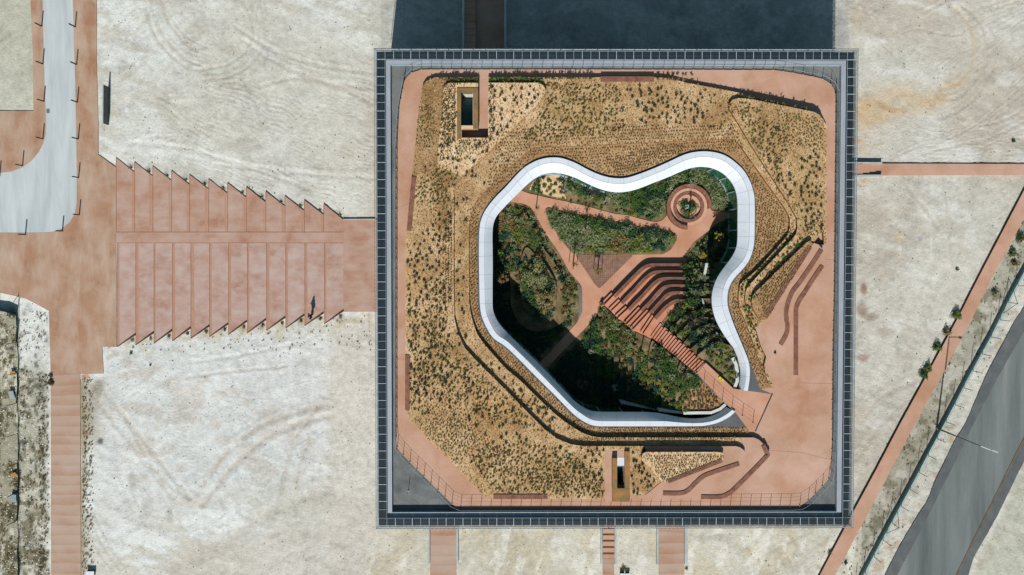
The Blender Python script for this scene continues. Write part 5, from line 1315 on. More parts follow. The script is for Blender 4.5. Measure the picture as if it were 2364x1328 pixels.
# shaded planting behind the north path
for p in ([(1032, 180), (1102, 180), (1102, 189), (1030, 189)], [(1129, 180), (1248, 180), (1256, 189), (1129, 189)]):
    for q_ in scatter(p, 9.0, 0.22, rg, 1.0, keep=0.9): addcl(mass, 'lime' if rg.random() < 0.35 else 'green', q_, 26, 0.14, 0.12, 0.32, 0.13, rg)
for p in ([(1745, 665), (1830, 560), (1850, 548), (1858, 556), (1745, 682), (1728, 700), (1722, 690)], [(1712, 655), (1830, 540), (1838, 545), (1720, 670), (1712, 690)], [(1712, 700), (1730, 700), (1765, 810), (1768, 825), (1750, 810)]):
    for q_ in scatter(p, 9.3, 0.24, rg, 1.0, keep=0.75): addcl(mass, ('lime', 'tuft', 'green')[rg.integers(3)], q_, 20, 0.12, 0.1, 0.2, 0.12, rg)
mass.build('low_planting', 'small tufts and grass clumps growing across the roof garden beds', 'planting')
# seedlings in rows and straw litter
mass = Mass()
dot_zones = [([(1150, 300), (1700, 285), (1715, 345), (1640, 350), (1560, 365), (1430, 412), (1300, 365), (1250, 350), (1120, 450)], 0.22, 0.26, 0.05), ([(1715, 360), (1815, 490), (1815, 535), (1700, 660), (1745, 560), (1745, 430)], 0.20, 0.22, 1.4),
    ([(1695, 665), (1720, 745), (1785, 890), (1755, 896), (1690, 740)], 0.2, 0.22, 1.1), ([(1085, 480), (1106, 480), (1104, 700), (1140, 790), (1380, 992), (1350, 1003), (1110, 790), (1085, 700)], 0.19, 0.22, 0.8), ([(1380, 987), (1720, 989), (1725, 1008), (1380, 1008)], 0.19, 0.2, 0.0),
    ([(1486, 1046), (1668, 1046), (1660, 1066), (1545, 1110), (1530, 1108)], 0.20, 0.19, 0.03), ([(1740, 680), (1870, 562), (1866, 575), (1768, 733)], 0.17, 0.19, 0.9), ([(1022, 195), (1100, 193), (1054, 200), (1052, 320), (1015, 380)], 0.17, 0.19, 0.1),
    ([(1018, 560), (1047, 460), (1047, 700), (1022, 700)], 0.2, 0.22, 1.57), ([(1128, 192), (1140, 200), (1140, 330), (1128, 325)], 0.16, 0.17, 0.0), ([(1060, 322), (1128, 322), (1128, 345), (1060, 335)], 0.17, 0.17, 0.0),
    ([(1320, 1010), (1700, 1011), (1700, 1017), (1330, 1018)], 0.19, 0.2, 0.0), ([(1200, 1080), (1390, 1110), (1390, 1140), (1220, 1120)], 0.22, 0.24, 0.1), ([(1400, 365), (1560, 330), (1600, 340), (1430, 405)], 0.2, 0.23, 0.2),
    ([(960, 800), (1100, 960), (1180, 1080), (1080, 1060), (950, 900)], 0.26, 0.28, 0.8)]
for p, sx, sy, rot in dot_zones:
    for q_ in scatter(p, 9.2, sx, rg, 0.35, rows=sy, rot=rot, keep=0.9): mass.add('brown' if rg.random() < 0.7 else 'tuft', leaves(7, 0.06, 0.06, 0.10, 0.10, rg)+q_)
fine = [(940, 178), (1910, 178), (1910, 560), (1780, 900), (1760, 1010), (1700, 1045), (1520, 1150), (1120, 1150), (938, 960)]
for q_ in scatter(fine, 9.2, 0.27, rg, 1.0, keep=0.5):
    s = 0.5+0.8*rg.random(); mass.add(('brown', 'tuft', 'dry', 'dry')[min(3, int(rg.random()*4))], leaves(6, 0.055*s, 0.05*s, 0.09*s, 0.075, rg)+q_)
allg = [(940, 178), (1910, 178), (1910, 560), (1780, 900), (1760, 1010), (1700, 1045), (1520, 1150), (1120, 1150), (938, 960)]
sp = scatter(allg, 9.2, 0.17, rg, 1.0, keep=0.5)
n = len(sp); ang = rg.random(n)*3.14; ln = 0.05+0.09*rg.random(n); wd = 0.010+0.02*rg.random(n)
dx = np.stack([np.cos(ang)*ln, np.sin(ang)*ln, 0.02+0.05*rg.random(n)], -1); dy = np.stack([-np.sin(ang)*wd, np.cos(ang)*wd, np.zeros(n)], -1)
c = sp+np.array([0, 0, 0.03])
v = np.stack([c-dx-dy, c+dx-dy, c+dx+dy, c-dx+dy], 1)
pick = rg.random(n)
for key, lo, hi in (('straw', 0, 0.7), ('dry', 0.7, 0.9), ('brown', 0.9, 1.0)): mass.add(key, v[(pick >= lo) & (pick < hi)].reshape(-1, 3))
mass.build('straw_litter', 'dry straw litter and rows of tiny seedlings covering the roof beds', 'straw')
# tall grass stems along the north wall edge
mass = Mass()
for px0, px1, yy in ((1005, 1100, 180), (1130, 1385, 180), (1700, 1870, 215), (1516, 1600, 182)):
    for k in range(int((px1-px0)/5)):
        x_ = px0+rg.random()*(px1-px0); y_ = yy+(x_-1700)*0.19+4 if px0 == 1700 else yy
        p = P(x_, y_+1.5, Z1); h = 0.2+0.35*rg.random()
        mass.add('dry' if rg.random() < 0.5 else 'tuft', leaves(8, 0.05, 0.05, h, 0.16, rg, flat=1.6, blade=1.5)+np.array((p[0], p[1], Z1)))
mass.build('grass_stems', 'tall grass stems leaning over the northern garden edge', 'grass')

# ---- courtyard undergrowth
PATHDOTS = [along(PL([(1250, 846), (1300, 796), (1350, 740)], 3.5), 0.25*k)[0] for k in range(24)]+[along(PL([(1258, 826), (1296, 786), (1335, 745)], 3.5), 0.25*k)[0] for k in range(24)]+[along(PL([(1266, 842), (1310, 802), (1352, 757)], 3.5), 0.25*k)[0] for k in range(24)]
def courtmass(name, label, zones, seed, dens=1.0):
    r = np.random.default_rng(seed); mass = Mass()
    for px, spc, keep, keys, rmin, rmax in zones:
        for q_ in scatter(px, 3.8, spc*0.78, r, 1.0, surf=CS, keep=min(1, keep*1.05)):
            if q_[2] > 8.5: continue
            if any((q_[0]-a_)**2+(q_[1]-b_)**2 < 0.22 for a_, b_ in PATHDOTS): continue
            rr = rmin+(rmax-rmin)*r.random(); t_n = vn(np.array([q_[0]*26.0+900]), np.array([q_[1]*26.0+900]), 46, 91+seed, 3)[0]
            ki = (t_n-0.25)*2.0*len(keys)+r.normal()*0.45; key = keys[int(max(0, min(len(keys)-1, ki)))]; rr *= 0.7+0.7*vn(np.array([q_[0]*26.0+300]), np.array([q_[1]*26.0+300]), 60, 95, 2)[0]
            n = int(150*(rr/0.5)**1.3)+20
            addcl(mass, key, q_, n, rr, rr*0.85, rr*(0.8+0.6*r.random()), 0.09+0.05*r.random(), r, shell=0.35)
    return mass.build(name, label, 'undergrowth')
courtmass('undergrowth', 'dense olive and green shrubbery along the north side of the courtyard', [
    ([(1222, 440), (1230, 422), (1256, 408), (1268, 440), (1266, 454)], 0.5, 0.85, ['green', 'deep', 'lime'], 0.2, 0.42),
    ([(1262, 415), (1300, 410), (1300, 452), (1270, 450)], 0.5, 0.5, ['lime', 'dry', 'green'], 0.12, 0.26),
    ([(1290, 405), (1330, 412), (1385, 438), (1440, 448), (1440, 470), (1380, 462), (1300, 440)], 0.5, 0.95, ['olive', 'olive', 'green', 'deep', 'slate'], 0.3, 0.6),
    ([(1290, 440), (1380, 462), (1440, 470), (1440, 488), (1380, 478), (1300, 455)], 0.55, 0.75, ['olive', 'lime', 'dry', 'tuft'], 0.16, 0.3),
    ([(1440, 446), (1480, 436), (1540, 412), (1600, 390), (1645, 394), (1675, 430), (1684, 484), (1645, 485), (1640, 465), (1620, 440), (1590, 424), (1555, 438), (1540, 470), (1530, 500), (1440, 475)], 0.46, 0.97, ['olive', 'green', 'olive', 'olive', 'deep', 'green'], 0.3, 0.62),
    ([(1440, 478), (1530, 500), (1520, 510), (1440, 490)], 0.42, 0.8, ['green', 'lime', 'deep'], 0.18, 0.28)], 21)
courtmass('undergrowth', 'thick green and ochre shrubs filling the wedge bed in mid courtyard', [
    ([(1266, 484), (1321, 498), (1389, 508), (1400, 540), (1340, 580), (1325, 580), (1290, 544), (1268, 508)], 0.42, 0.97, ['green', 'green', 'olive', 'olive'], 0.35, 0.7),
    ([(1322, 502), (1380, 512), (1378, 540), (1330, 540)], 0.5, 0.8, ['dry', 'lime', 'olive'], 0.2, 0.4),
    ([(1389, 508), (1460, 523), (1520, 535), (1556, 543), (1556, 556), (1530, 580), (1460, 583), (1340, 581)], 0.42, 0.95, ['green', 'deep', 'olive', 'lime', 'olive', 'dry'], 0.28, 0.55)], 22)
courtmass('undergrowth', 'shaded shrubs and ground plants over the western half of the courtyard', [
    ([(1150, 490), (1190, 472), (1226, 490), (1242, 520), (1262, 560), (1240, 570), (1215, 560), (1180, 640), (1150, 640)], 0.5, 0.85, ['green', 'deep', 'olive', 'lime', 'dry', 'olive'], 0.25, 0.5),
    ([(1180, 560), (1204, 545), (1204, 690), (1190, 700)], 0.45, 0.6, ['dry', 'deep', 'tuft'], 0.2, 0.36),
    ([(1206, 600), (1240, 590), (1280, 650), (1280, 720), (1256, 742), (1236, 736), (1214, 710), (1204, 680)], 0.5, 0.8, ['deep', 'green', 'deep'], 0.2, 0.4),
    ([(1204, 520), (1240, 530), (1262, 575), (1230, 580), (1212, 560)], 0.42, 0.9, ['deep', 'olive', 'green'], 0.25, 0.5),
    ([(1250, 560), (1275, 580), (1312, 640), (1312, 730), (1296, 730), (1296, 650)], 0.4, 0.85, ['green', 'tuft', 'dry', 'olive', 'deep'], 0.18, 0.34),
    ([(1262, 556), (1290, 600), (1330, 655), (1334, 700), (1330, 740), (1312, 740), (1312, 645)], 0.42, 0.6, ['dry', 'tuft', 'green', 'olive'], 0.16, 0.3),
    ([(1142, 500), (1170, 640), (1178, 700), (1190, 745), (1230, 768), (1300, 748), (1330, 745), (1250, 838), (1200, 800), (1150, 735), (1140, 700)], 0.42, 1.0, ['deep', 'deep', 'green'], 0.25, 0.45)], 23)
courtmass('undergrowth', 'dark and sunlit shrubs on the planted slope left of the stair', [
    ([(1266, 852), (1345, 768), (1376, 730), (1390, 800), (1420, 860), (1500, 900), (1520, 944), (1350, 946), (1300, 900)], 0.42, 1.0, ['deep', 'deep', 'green'], 0.25, 0.5),
    ([(1385, 712), (1410, 728), (1440, 752), (1460, 775), (1455, 820), (1432, 800), (1395, 770), (1382, 745)], 0.36, 0.97, ['olive', 'lime', 'olive', 'tuft', 'green'], 0.26, 0.46),
    ([(1440, 760), (1466, 785), (1466, 840), (1440, 812)], 0.4, 0.8, ['dry', 'olive', 'lime'], 0.2, 0.36),
    ([(1385, 780), (1440, 800), (1480, 860), (1500, 940), (1400, 900)], 0.46, 0.85, ['deep', 'tuft', 'green'], 0.2, 0.4),
    ([(1500, 790), (1590, 860), (1590, 880), (1560, 880), (1500, 840)], 0.42, 0.95, ['deep', 'slate', 'olive', 'green'], 0.3, 0.55),
    ([(1470, 800), (1500, 810), (1560, 880), (1576, 945), (1520, 940), (1480, 880), (1460, 850)], 0.42, 0.75, ['green', 'lime', 'deep', 'green'], 0.18, 0.36)], 24)
courtmass('undergrowth', 'mixed grey-green shrubs on the tiers between stair and eastern glass', [
    ([(1596, 590), (1625, 560), (1640, 610), (1625, 650), (1600, 720), (1580, 700), (1578, 612)], 0.44, 0.97, ['olive', 'olive', 'green', 'deep', 'lime'], 0.3, 0.55),
    ([(1526, 744), (1565, 700), (1620, 690), (1650, 760), (1640, 800), (1600, 800)], 0.46, 0.85, ['deep', 'green', 'lime', 'slate', 'olive', 'deep'], 0.22, 0.48),
    ([(1600, 800), (1650, 770), (1692, 830), (1698, 880), (1690, 890), (1634, 838)], 0.42, 0.85, ['green', 'lime', 'deep', 'green', 'tuft'], 0.16, 0.32),
    ([(1640, 510), (1684, 508), (1688, 560), (1660, 605), (1626, 600), (1605, 570)], 0.55, 0.9, ['deep', 'green', 'deep'], 0.25, 0.5)], 25)
mass = Mass(); r = np.random.default_rng(31)
for q_ in scatter([(1594, 856), (1608, 866), (1668, 928), (1650, 944), (1590, 946), (1580, 900)], 8.3, 0.2, r, 1.0, surf=CS, keep=0.9): addcl(mass, ('slate', 'brown', 'tuft')[r.integers(3)], q_, 14, 0.12, 0.1, 0.16, 0.1, r)
for q_ in [P(1582+i*1.5, 880+i*9, 8.3) for i in range(6)]: addcl(mass, ('yellow', 'rust')[r.integers(2)], (q_[0], q_[1], 8.25), 16, 0.14, 0.12, 0.2, 0.1, r)
mass.build('undergrowth', 'grey-brown low plants covering the highest bed by the ramp', 'undergrowth')
# clipped row of round plants along the courtyard path
for k in range(13):
    x_ = 1300+k*17.5; y_ = 462+k*3.6+(1 if k % 2 else -2)
    if 1395 < x_ < 1410: continue
    p = P(x_, y_, 3.5); v = leaves(60, 0.17, 0.17, 0.3, 0.10, rg)
    o = npmesh('round_shrub', v, quads(len(v)), PALETTE['green' if k % 3 else 'lime']); o.location = (p[0], p[1], 3.42); o.rotation_euler.z = 0
    tag(o, 'small round green shrub in the row edging the main courtyard path', 'shrub', 'round shrubs edging the courtyard path')
# feature shrubs
def shrub(px, py, z, r_, key, label, h=None, n=None, size=0.13, name='shrub', ry=None, group=None, keys=None):
    p = P(px, py, z+0.3*r_); rr = np.random.default_rng(int(px*7+py)); n = n or int(240*r_/0.6)
    t_ = empty(name, (p[0], p[1], z), label, 'shrub', group)
    ks = keys or [key]
    v = leaves(n, r_, ry or r_*0.9, h or r_, size, rr, shell=0.35, base=0.05)
    o = npmesh('foliage', v, quads(len(v)), [PALETTE[k_] for k_ in ks])
    if len(ks) > 1 and len(o.data.polygons) == len(v)//4: o.data.polygons.foreach_set('material_index', np.random.default_rng(3).integers(0, len(ks), len(v)//4).astype(np.int32))
    put(o, None) if False else None
    o.parent = t_
    mb = MB(); mb.tube((0, 0, -0.05), (0.03, 0.02, 0.35*(h or r_)), 0.03, 0.015, BARK); o2 = mb.build('stem'); o2.parent = t_
    return t_
shrub(1238, 632, 4.22, 1.35, 'olive', 'large grey-green bushy shrub on top of the courtyard mound', h=1.4, n=3000, size=0.14, ry=1.75, keys=['olive', 'olive', 'green', 'straw'])
shrub(1262, 692, 4.22, 1.15, 'olive', 'loose ochre and olive shrub on the lower right of the mound', h=1.0, n=1900, size=0.13, ry=1.35, keys=['olive', 'dry', 'straw', 'tuft'])
shrub(1210, 650, 4.22, 0.6, 'olive', 'smaller grey-green shrub at the left edge of the mound top', h=0.8, n=500, size=0.14, keys=['olive', 'green'])
shrub(1588, 480, 3.45, 1.05, 'green', 'ball of deep green planting inside the circular bench', h=0.5, n=2600, size=0.09, keys=['green', 'green', 'green', 'deep'])
shrub(1600, 484, 3.5, 0.35, 'olive', 'paler olive twiggy bush inside the circular bench, right side', h=0.6, n=200, size=0.1)
shrub(1154, 582, 3.8, 0.36, 'lime', 'bright green leafy plant in the shade beside the western canopy', h=0.6, n=160, size=0.15, keys=['lime', 'green'])
shrub(1193, 488, 3.5, 0.4, 'lime', 'vivid light green bush near the north-west path mouth', h=0.5, n=240, size=0.11, keys=['lime', 'green'])
shrub(1622, 590, 4.1, 0.42, 'yellow', 'orange-yellow leafy bush by the ends of the curved benches', h=0.7, n=260, size=0.12, keys=['yellow', 'rust'])
shrub(1478, 548, 3.6, 0.5, 'lime', 'yellow-green bush in the middle of the wedge bed', h=0.7, n=300, size=0.12, keys=['lime', 'yellow', 'green'])
shrub(1630, 772, 7.0, 0.5, 'olive', 'pale spiky grey-green shrub beside the upper stair', h=0.7, n=330, size=0.15, keys=['olive', 'slate', 'straw'])
shrub(1614, 775, 7.0, 0.28, 'rust', 'small rust-coloured bush below the pale spiky shrub', h=0.4, n=120, size=0.1)
# ---- trees in the courtyard
def tree(px, py, z, h, cr, keys, label, n=260, bark=BARK, stakes=False, lean=(0, 0), size=0.11, name='young_tree', bare=False, seed=None):
    p = P(px, py, z+h*0.8); rr = np.random.default_rng(seed or int(px*3+py)); t_ = empty(name, (p[0], p[1], z), label, 'tree')
    mb = MB(); top = Vector((lean[0], lean[1], h*0.62)); mb.tube((0, 0, -0.1), top, 0.05, 0.032, bark, 7)
    tips = []
    for i in range(6):
        a = i*1.05+rr.random(); d = Vector((math.cos(a)*cr*0.6, math.sin(a)*cr*0.6, h*0.26+rr.random()*0.2)); m = top+d*0.5+Vector((0, 0, 0.05))
        s0 = top*(0.72+0.05*i); mb.tube(s0, m, 0.026, 0.016, bark, 5); mb.tube(m, top+d, 0.016, 0.007, bark, 5)
        for j in range(3):
            e = top+d+Vector(tuple(rr.normal(size=3)*cr*0.35)); mb.tube(m if j else top+d, e, 0.010, 0.004, bark, 4)
    o = mb.build('trunk'); o.parent = t_
    if not bare:
        v = []
        for i in range(9):                                     # leaf clumps with gaps between
            a = rr.random()*6.28; r2 = cr*(0.25+0.6*rr.random()); c = np.array([top.x+r2*math.cos(a), top.y+r2*math.sin(a), h*(0.60+0.26*rr.random())])
            v.append(leaves(max(8, n//9), cr*0.42, cr*0.38, cr*0.5, size, rr, shell=0.2)+c)
        v = np.concatenate(v); o = npmesh('crown', v, quads(len(v)), [PALETTE[k] for k in keys]); o.parent = t_
        if len(keys) > 1 and len(o.data.polygons) == len(v)//4: o.data.polygons.foreach_set('material_index', rr.integers(0, len(keys), len(v)//4).astype(np.int32))
    if stakes:
        for i in range(3):
            a = 2.1*i+0.5; mb = MB(); x_, y_ = 0.42*math.cos(a), 0.42*math.sin(a); mb.tube((x_, y_, -0.1), (x_*0.95, y_*0.95, 1.5), 0.025, 0.025, BARK, 6)
            o = mb.build('stake'); o.parent = t_
    return t_
tree(1383, 627, 3.5, 2.0, 0.48, ['yellow', 'lime', 'olive'], 'small yellow-green staked tree growing through the triangular deck', n=300, stakes=True, size=0.09)
tree(1160, 642, 3.4, 2.8, 0.62, ['dry', 'rust'], 'brown-leaved tree in the shade beside the western canopy', n=420, size=0.09)
tree(1345, 888, 3.4, 2.6, 0.55, ['pink', 'dry'], 'pinkish twiggy tree standing in the deep shade', n=200, size=0.07)
tree(1418, 894, 3.6, 2.4, 0.4, ['pink'], 'bare grey tree in the deep shade right of the pinkish one', bare=True, bark=PALEBARK)
tree(1364, 812, 3.5, 2.6, 0.3, ['pink'], 'little bare tree with bright bark at the edge of the shade', bare=True, bark=PALEBARK)
tree(1662, 546, 3.4, 2.6, 0.45, ['yellow', 'lime'], 'yellow-leaved tree in the shade near the eastern glass', n=260, size=0.11)
tree(1165, 505, 3.4, 2.4, 0.5, ['dry', 'pink'], 'brown dry tree in the north-west corner of the courtyard', n=240, size=0.08)
tree(1303, 438, 3.4, 3.0, 0.35, ['dry'], 'white-barked bare tree near the north-west end of the north bed', bare=True, bark=PALEBARK)
tree(1401, 462, 3.4, 3.0, 0.35, ['dry'], 'white-barked bare tree in the middle of the north bed', bare=True, bark=PALEBARK)
tree(1545, 440, 3.4, 3.0, 0.4, ['olive'], 'white-barked bare tree just left of the circular bench', bare=True, bark=PALEBARK)
tree(1597, 424, 3.4, 3.2, 0.35, ['olive'], 'pale forked tree directly above the circular bench', bare=True, bark=PALEBARK)
tree(1355, 530, 3.5, 2.8, 0.5, ['dry', 'rust'], 'pale-barked tree with thin ochre leaves in the wedge bed', n=120, bark=PALEBARK, size=0.08)
tree(1327, 610, 3.5, 3.0, 0.3, ['slate'], 'thin staked tree where the diagonal path meets the deck corner', n=60, stakes=True, size=0.08)
tree(1240, 478, 3.5, 3.2, 0.35, ['slate'], 'thin bare young tree at the fork of the two courtyard paths', n=40, size=0.07)
tree(1600, 500, 3.5, 2.8, 0.5, ['olive', 'slate'], 'airy grey-leaved tree at the south-east edge of the circular bench', n=160, size=0.08)
mb = MB(); c_ = P(1585, 478, 4.1)
for (x0, y0, x1, y1) in ((-0.15, -0.17, 0.14, -0.11), (0.14, -0.11, 0.17, 0.17), (0.17, 0.17, -0.12, 0.10)):
    mb.tube((c_[0]+x0, c_[1]+y0, 4.1), (c_[0]+x1, c_[1]+y1, 4.1), 0.018, 0.018, M_['white'])
mb.tube((c_[0], c_[1], 3.4), (c_[0], c_[1], 4.08), 0.02, 0.02, M_['white']); mb.tube((c_[0], c_[1], 4.08), (c_[0]+0.14, c_[1]-0.11, 4.1), 0.015, 0.015, M_['white'])
tag(mb.build('plant_support'), 'white open wire frame standing in the green planting of the circular bench', 'frame')
# ================================================================== THINGS ON THE GROUND
# slim steel bollards
mb = MB(); mb.prism([(-0.05, -0.045), (0.05, -0.045), (0.05, 0.045), (-0.05, 0.045)], 1.32, -0.1, M_['dark'])
mb.prism([(-0.045, -0.04), (0.045, -0.04), (0.045, 0.04), (-0.045, 0.04)], 1.335, 1.321, nmat('bollard_cap', [C(52, 56, 58), C(66, 70, 72)], scale=5))
proto = mb.build('bollard').data; bpy.data.objects.remove(bpy.data.objects['bollard'])
BL = [((96, 60.4), 'left kerb of the pale road', 'topmost'), ((98.5, 147.6), 'left kerb of the pale road', 'second from the top'), ((101, 234), 'left kerb of the pale road', 'third from the top'), ((98.7, 320.5), 'left kerb of the pale road, just below the drain', 'fourth'),
      ((51.7, 382.5), 'inside of the road bend on the red paving', 'single'), ((-1, 406), 'far left edge where the road leaves the picture', 'half hidden'),
      ((173.5, 62.2), 'right kerb of the pale road', 'topmost'), ((176.6, 149), 'right kerb of the pale road', 'second from the top'), ((178.4, 236), 'right kerb of the pale road', 'third from the top'), ((180.4, 321), 'right kerb of the pale road', 'fourth from the top'),
      ((181.2, 410), 'right kerb of the pale road', 'fifth from the top'), ((182.8, 496), 'right kerb where the road starts to bend', 'lowest'), ((143.6, 533.5), 'outside of the rounded road corner', 'right-hand'), ((58.4, 541.6), 'straight bottom kerb of the road', 'left-hand')]
for (q_, where, which) in BL:
    o = bpy.data.objects.new('bollard', proto); COL.objects.link(o); x, y = P(q_[0], q_[1], 0.1); o.location = (x, y, 0.1)
    o.rotation_euler.z = 0.0 if q_[1] < 520 else 0.2
    tag(o, which+' slim dark bollard on the '+where, 'bollard', 'slim dark bollards round the road')
# slab sign
mb = MB(); a, b = P(250.8, 201, 0), P(250.2, 289, 0)
mb.prism([(a[0]-0.05, a[1]), (a[0]+0.05, a[1]), (b[0]+0.05, b[1]), (b[0]-0.05, b[1])], 1.34, -0.1, nmat('slate_slab', [C(70, 82, 84), C(84, 94, 96)], scale=2, rough=0.6))
t_ = tag(mb.build('slab_sign'), 'long low dark grey slab standing on edge in the sandy yard', 'slab')
mb = MB(); mb.prism([(a[0]-0.055, a[1]+0.005), (a[0]+0.055, a[1]+0.005), (b[0]+0.055, b[1]-0.005), (b[0]-0.055, b[1]-0.005)], 1.37, 1.341, M_['concrete']); mb.build('cap', t_)
# caution signs
def caution(px, py, z, rz, label, flat=False):
    x, y = P(px, py, z); t_ = empty('caution_sign', (x, y, z), label, 'sign', rz=rz); ym = nmat('yellow_plastic', [C(226, 196, 40), C(238, 210, 60)], scale=3, rough=0.4, spec=0.5)
    for s in (-1, 1):
        mb = MB()
        for (z0, z1, w) in ((0, 0.62, 0.15),):
            y0 = 0.17*s; 
            mb.face([(-w, y0, 0.0), (w, y0, 0.0), (w*0.8, 0.01*s, z1), (-w*0.8, 0.01*s, z1)], ym); mb.face([(w, y0+0.012*s, 0.0), (-w, y0+0.012*s, 0.0), (-w*0.8, 0.022*s, z1), (w*0.8, 0.022*s, z1)], ym)
            mb.face([(-w*0.5, y0*0.5+0.03*s, 0.30), (w*0.5, y0*0.5+0.03*s, 0.30), (0, y0*0.3+0.03*s, 0.45)], M_['dark'])
        o = mb.build('panel'); o.parent = t_
    if flat: t_.rotation_euler = (1.2, 0, rz); t_.scale = (0.8, 0.7, 0.7)
caution(1388.5, 704, 3.52, 0.6, 'yellow folding caution sign at the foot of the amphitheatre steps')
caution(1660, 872, 8.62, 0.9, 'yellow caution sign lying by the right edge of the ramp', True)
mb = MB(); x, y = P(1789, 815, Z2); mb.prism([(x-0.11, y), (x+0.07, y-0.1), (x+0.08, y+0.11)], Z2+0.16, Z2-0.02, M_['dark']); tag(mb.build('door_wedge'), 'small black wedge lying on the east terrace floor', 'wedge')
mb = MB(); x, y = P(1820, 898, ZP); mb.box(x-0.03, x+0.03, y-0.03, y+0.03, ZP-0.01, ZP+0.22, M_['dark']); tag(mb.build('floor_post'), 'tiny dark stud post on the plaza below the long bench', 'post')

# person on the steps: one skinned body, walking, right arm slightly out
def skinmesh(name, verts, edges, radii, mat, parent=None, sub=2, root=0):
    me = bpy.data.meshes.new(name); me.from_pydata(verts, edges, []); me.materials.append(mat)
    o = bpy.data.objects.new(name, me); COL.objects.link(o)
    sk = o.modifiers.new('skin', 'SKIN'); sk.use_smooth_shade = True
    if not me.skin_vertices:
        import bmesh
        bm = bmesh.new(); bm.from_mesh(me); bm.verts.layers.skin.verify(); bm.to_mesh(me); bm.free()
    for i, r in enumerate(radii):
        v = me.skin_vertices[0].data[i]; rr = r if isinstance(r, tuple) else (r, r); v.radius = rr; v.use_root = (i == root)
    sd = o.modifiers.new('sub', 'SUBSURF'); sd.levels = sub; sd.render_levels = sub
    if parent: o.parent = parent
    return o
px_, py_ = P(720.5, 729, 0.2); zt_ = ZPV+0.11
per = empty('person', (px_, py_, zt_), 'person in dark clothes walking on the pink treads', 'person', rz=math.radians(100))
cloth = nmat('dark_clothing', [C(30, 40, 44), C(44, 54, 58)], scale=8, rough=0.9); jean = nmat('dark_trousers', [C(38, 44, 54), C(56, 62, 72)], scale=8, rough=0.9)
skinm = nmat('skin', [C(206, 160, 134), C(216, 172, 146)], scale=5, rough=0.6); hairm = nmat('dark_hair', [C(34, 28, 24), C(52, 42, 34)], scale=9, rough=0.7); shoe = nmat('light_shoe', [C(196, 198, 200), C(214, 214, 216)], scale=8)
# facing +y in local space, walking
V_ = [(0, 0, 0.94), (0, 0.01, 1.12), (0, 0.0, 1.34), (0, 0.0, 1.44), (0, 0.015, 1.52), (0, 0.03, 1.60), (0, 0.035, 1.70),
      (-0.09, 0, 0.90), (-0.09, 0.10, 0.50), (-0.09, 0.09, 0.09), (-0.09, 0.23, 0.04),
      (0.09, 0, 0.90), (0.09, 0.0, 0.50), (0.09, -0.10, 0.10), (0.09, 0.02, 0.04),
      (-0.18, 0, 1.41), (-0.25, -0.08, 1.14), (-0.27, 0.02, 0.90), (-0.27, 0.05, 0.83),
      (0.18, 0, 1.41), (0.24, 0.04, 1.14), (0.28, 0.13, 0.92), (0.29, 0.16, 0.86)]
E_ = [(0, 1), (1, 2), (2, 3), (3, 4), (4, 5), (5, 6), (0, 7), (7, 8), (8, 9), (9, 10), (0, 11), (11, 12), (12, 13), (13, 14), (3, 15), (15, 16), (16, 17), (17, 18), (3, 19), (19, 20), (20, 21), (21, 22)]
Rr = [(0.15, 0.11), (0.14, 0.10), (0.16, 0.11), (0.09, 0.08), 0.055, (0.075, 0.09), (0.06, 0.07), 0.085, 0.06, 0.042, 0.035, 0.085, 0.06, 0.042, 0.035, 0.06, 0.045, 0.032, 0.03, 0.06, 0.045, 0.032, 0.03]
body = skinmesh('body', V_, E_, Rr, skinm, per)
skinmesh('jacket', [V_[i] for i in (0, 1, 2, 3, 15, 16, 17, 19, 20, 21)], [(0, 1), (1, 2), (2, 3), (3, 4), (4, 5), (5, 6), (3, 7), (7, 8), (8, 9)], [(0.17, 0.13), (0.16, 0.12), (0.18, 0.13), (0.10, 0.09), 0.075, 0.06, 0.045, 0.075, 0.06, 0.045], cloth, per)
skinmesh('trousers', [V_[i] for i in (0, 7, 8, 9, 11, 12, 13)], [(0, 1), (1, 2), (2, 3), (0, 4), (4, 5), (5, 6)], [(0.16, 0.12), 0.10, 0.075, 0.06, 0.10, 0.075, 0.06], jean, per)
skinmesh('hair', [(0, 0.0, 1.60), (0, 0.005, 1.69), (0, 0.02, 1.76)], [(0, 1), (1, 2)], [(0.075, 0.07), (0.085, 0.09), (0.05, 0.06)], hairm, per)
for (a, b) in (((-0.09, 0.05, 0.045), (-0.09, 0.27, 0.035)), ((0.09, -0.13, 0.05), (0.09, 0.08, 0.035))):
    skinmesh('shoe', [a, tuple((Vector(a)+Vector(b))/2), b], [(0, 1), (1, 2)], [0.045, 0.048, 0.035], shoe, per, 1)
for sx, hx, hy, hz in ((-1, -0.27, 0.05, 0.83), (1, 0.29, 0.16, 0.86)):        # five fingers on each hand
    vs, es, rs = [(hx, hy, hz)], [], [0.03]
    for f in range(4):
        b0 = (hx+0.0*sx, hy+0.012+0.004*f, hz-0.03); ox = -0.024+0.016*f
        k = len(vs); L_ = (0.065, 0.075, 0.07, 0.055)[f]
        vs += [(hx+0.006, hy+ox, hz-0.045), (hx+0.012, hy+ox+0.012, hz-0.045-L_*0.6), (hx+0.004, hy+ox+0.028, hz-0.045-L_)]; es += [(0, k), (k, k+1), (k+1, k+2)]; rs += [0.010, 0.009, 0.008]
    k = len(vs); vs += [(hx, hy+0.035, hz-0.01), (hx, hy+0.055, hz-0.045)]; es += [(0, k), (k, k+1)]; rs += [0.011, 0.009]
    skinmesh('hand', vs, es, rs, skinm, per, 1)

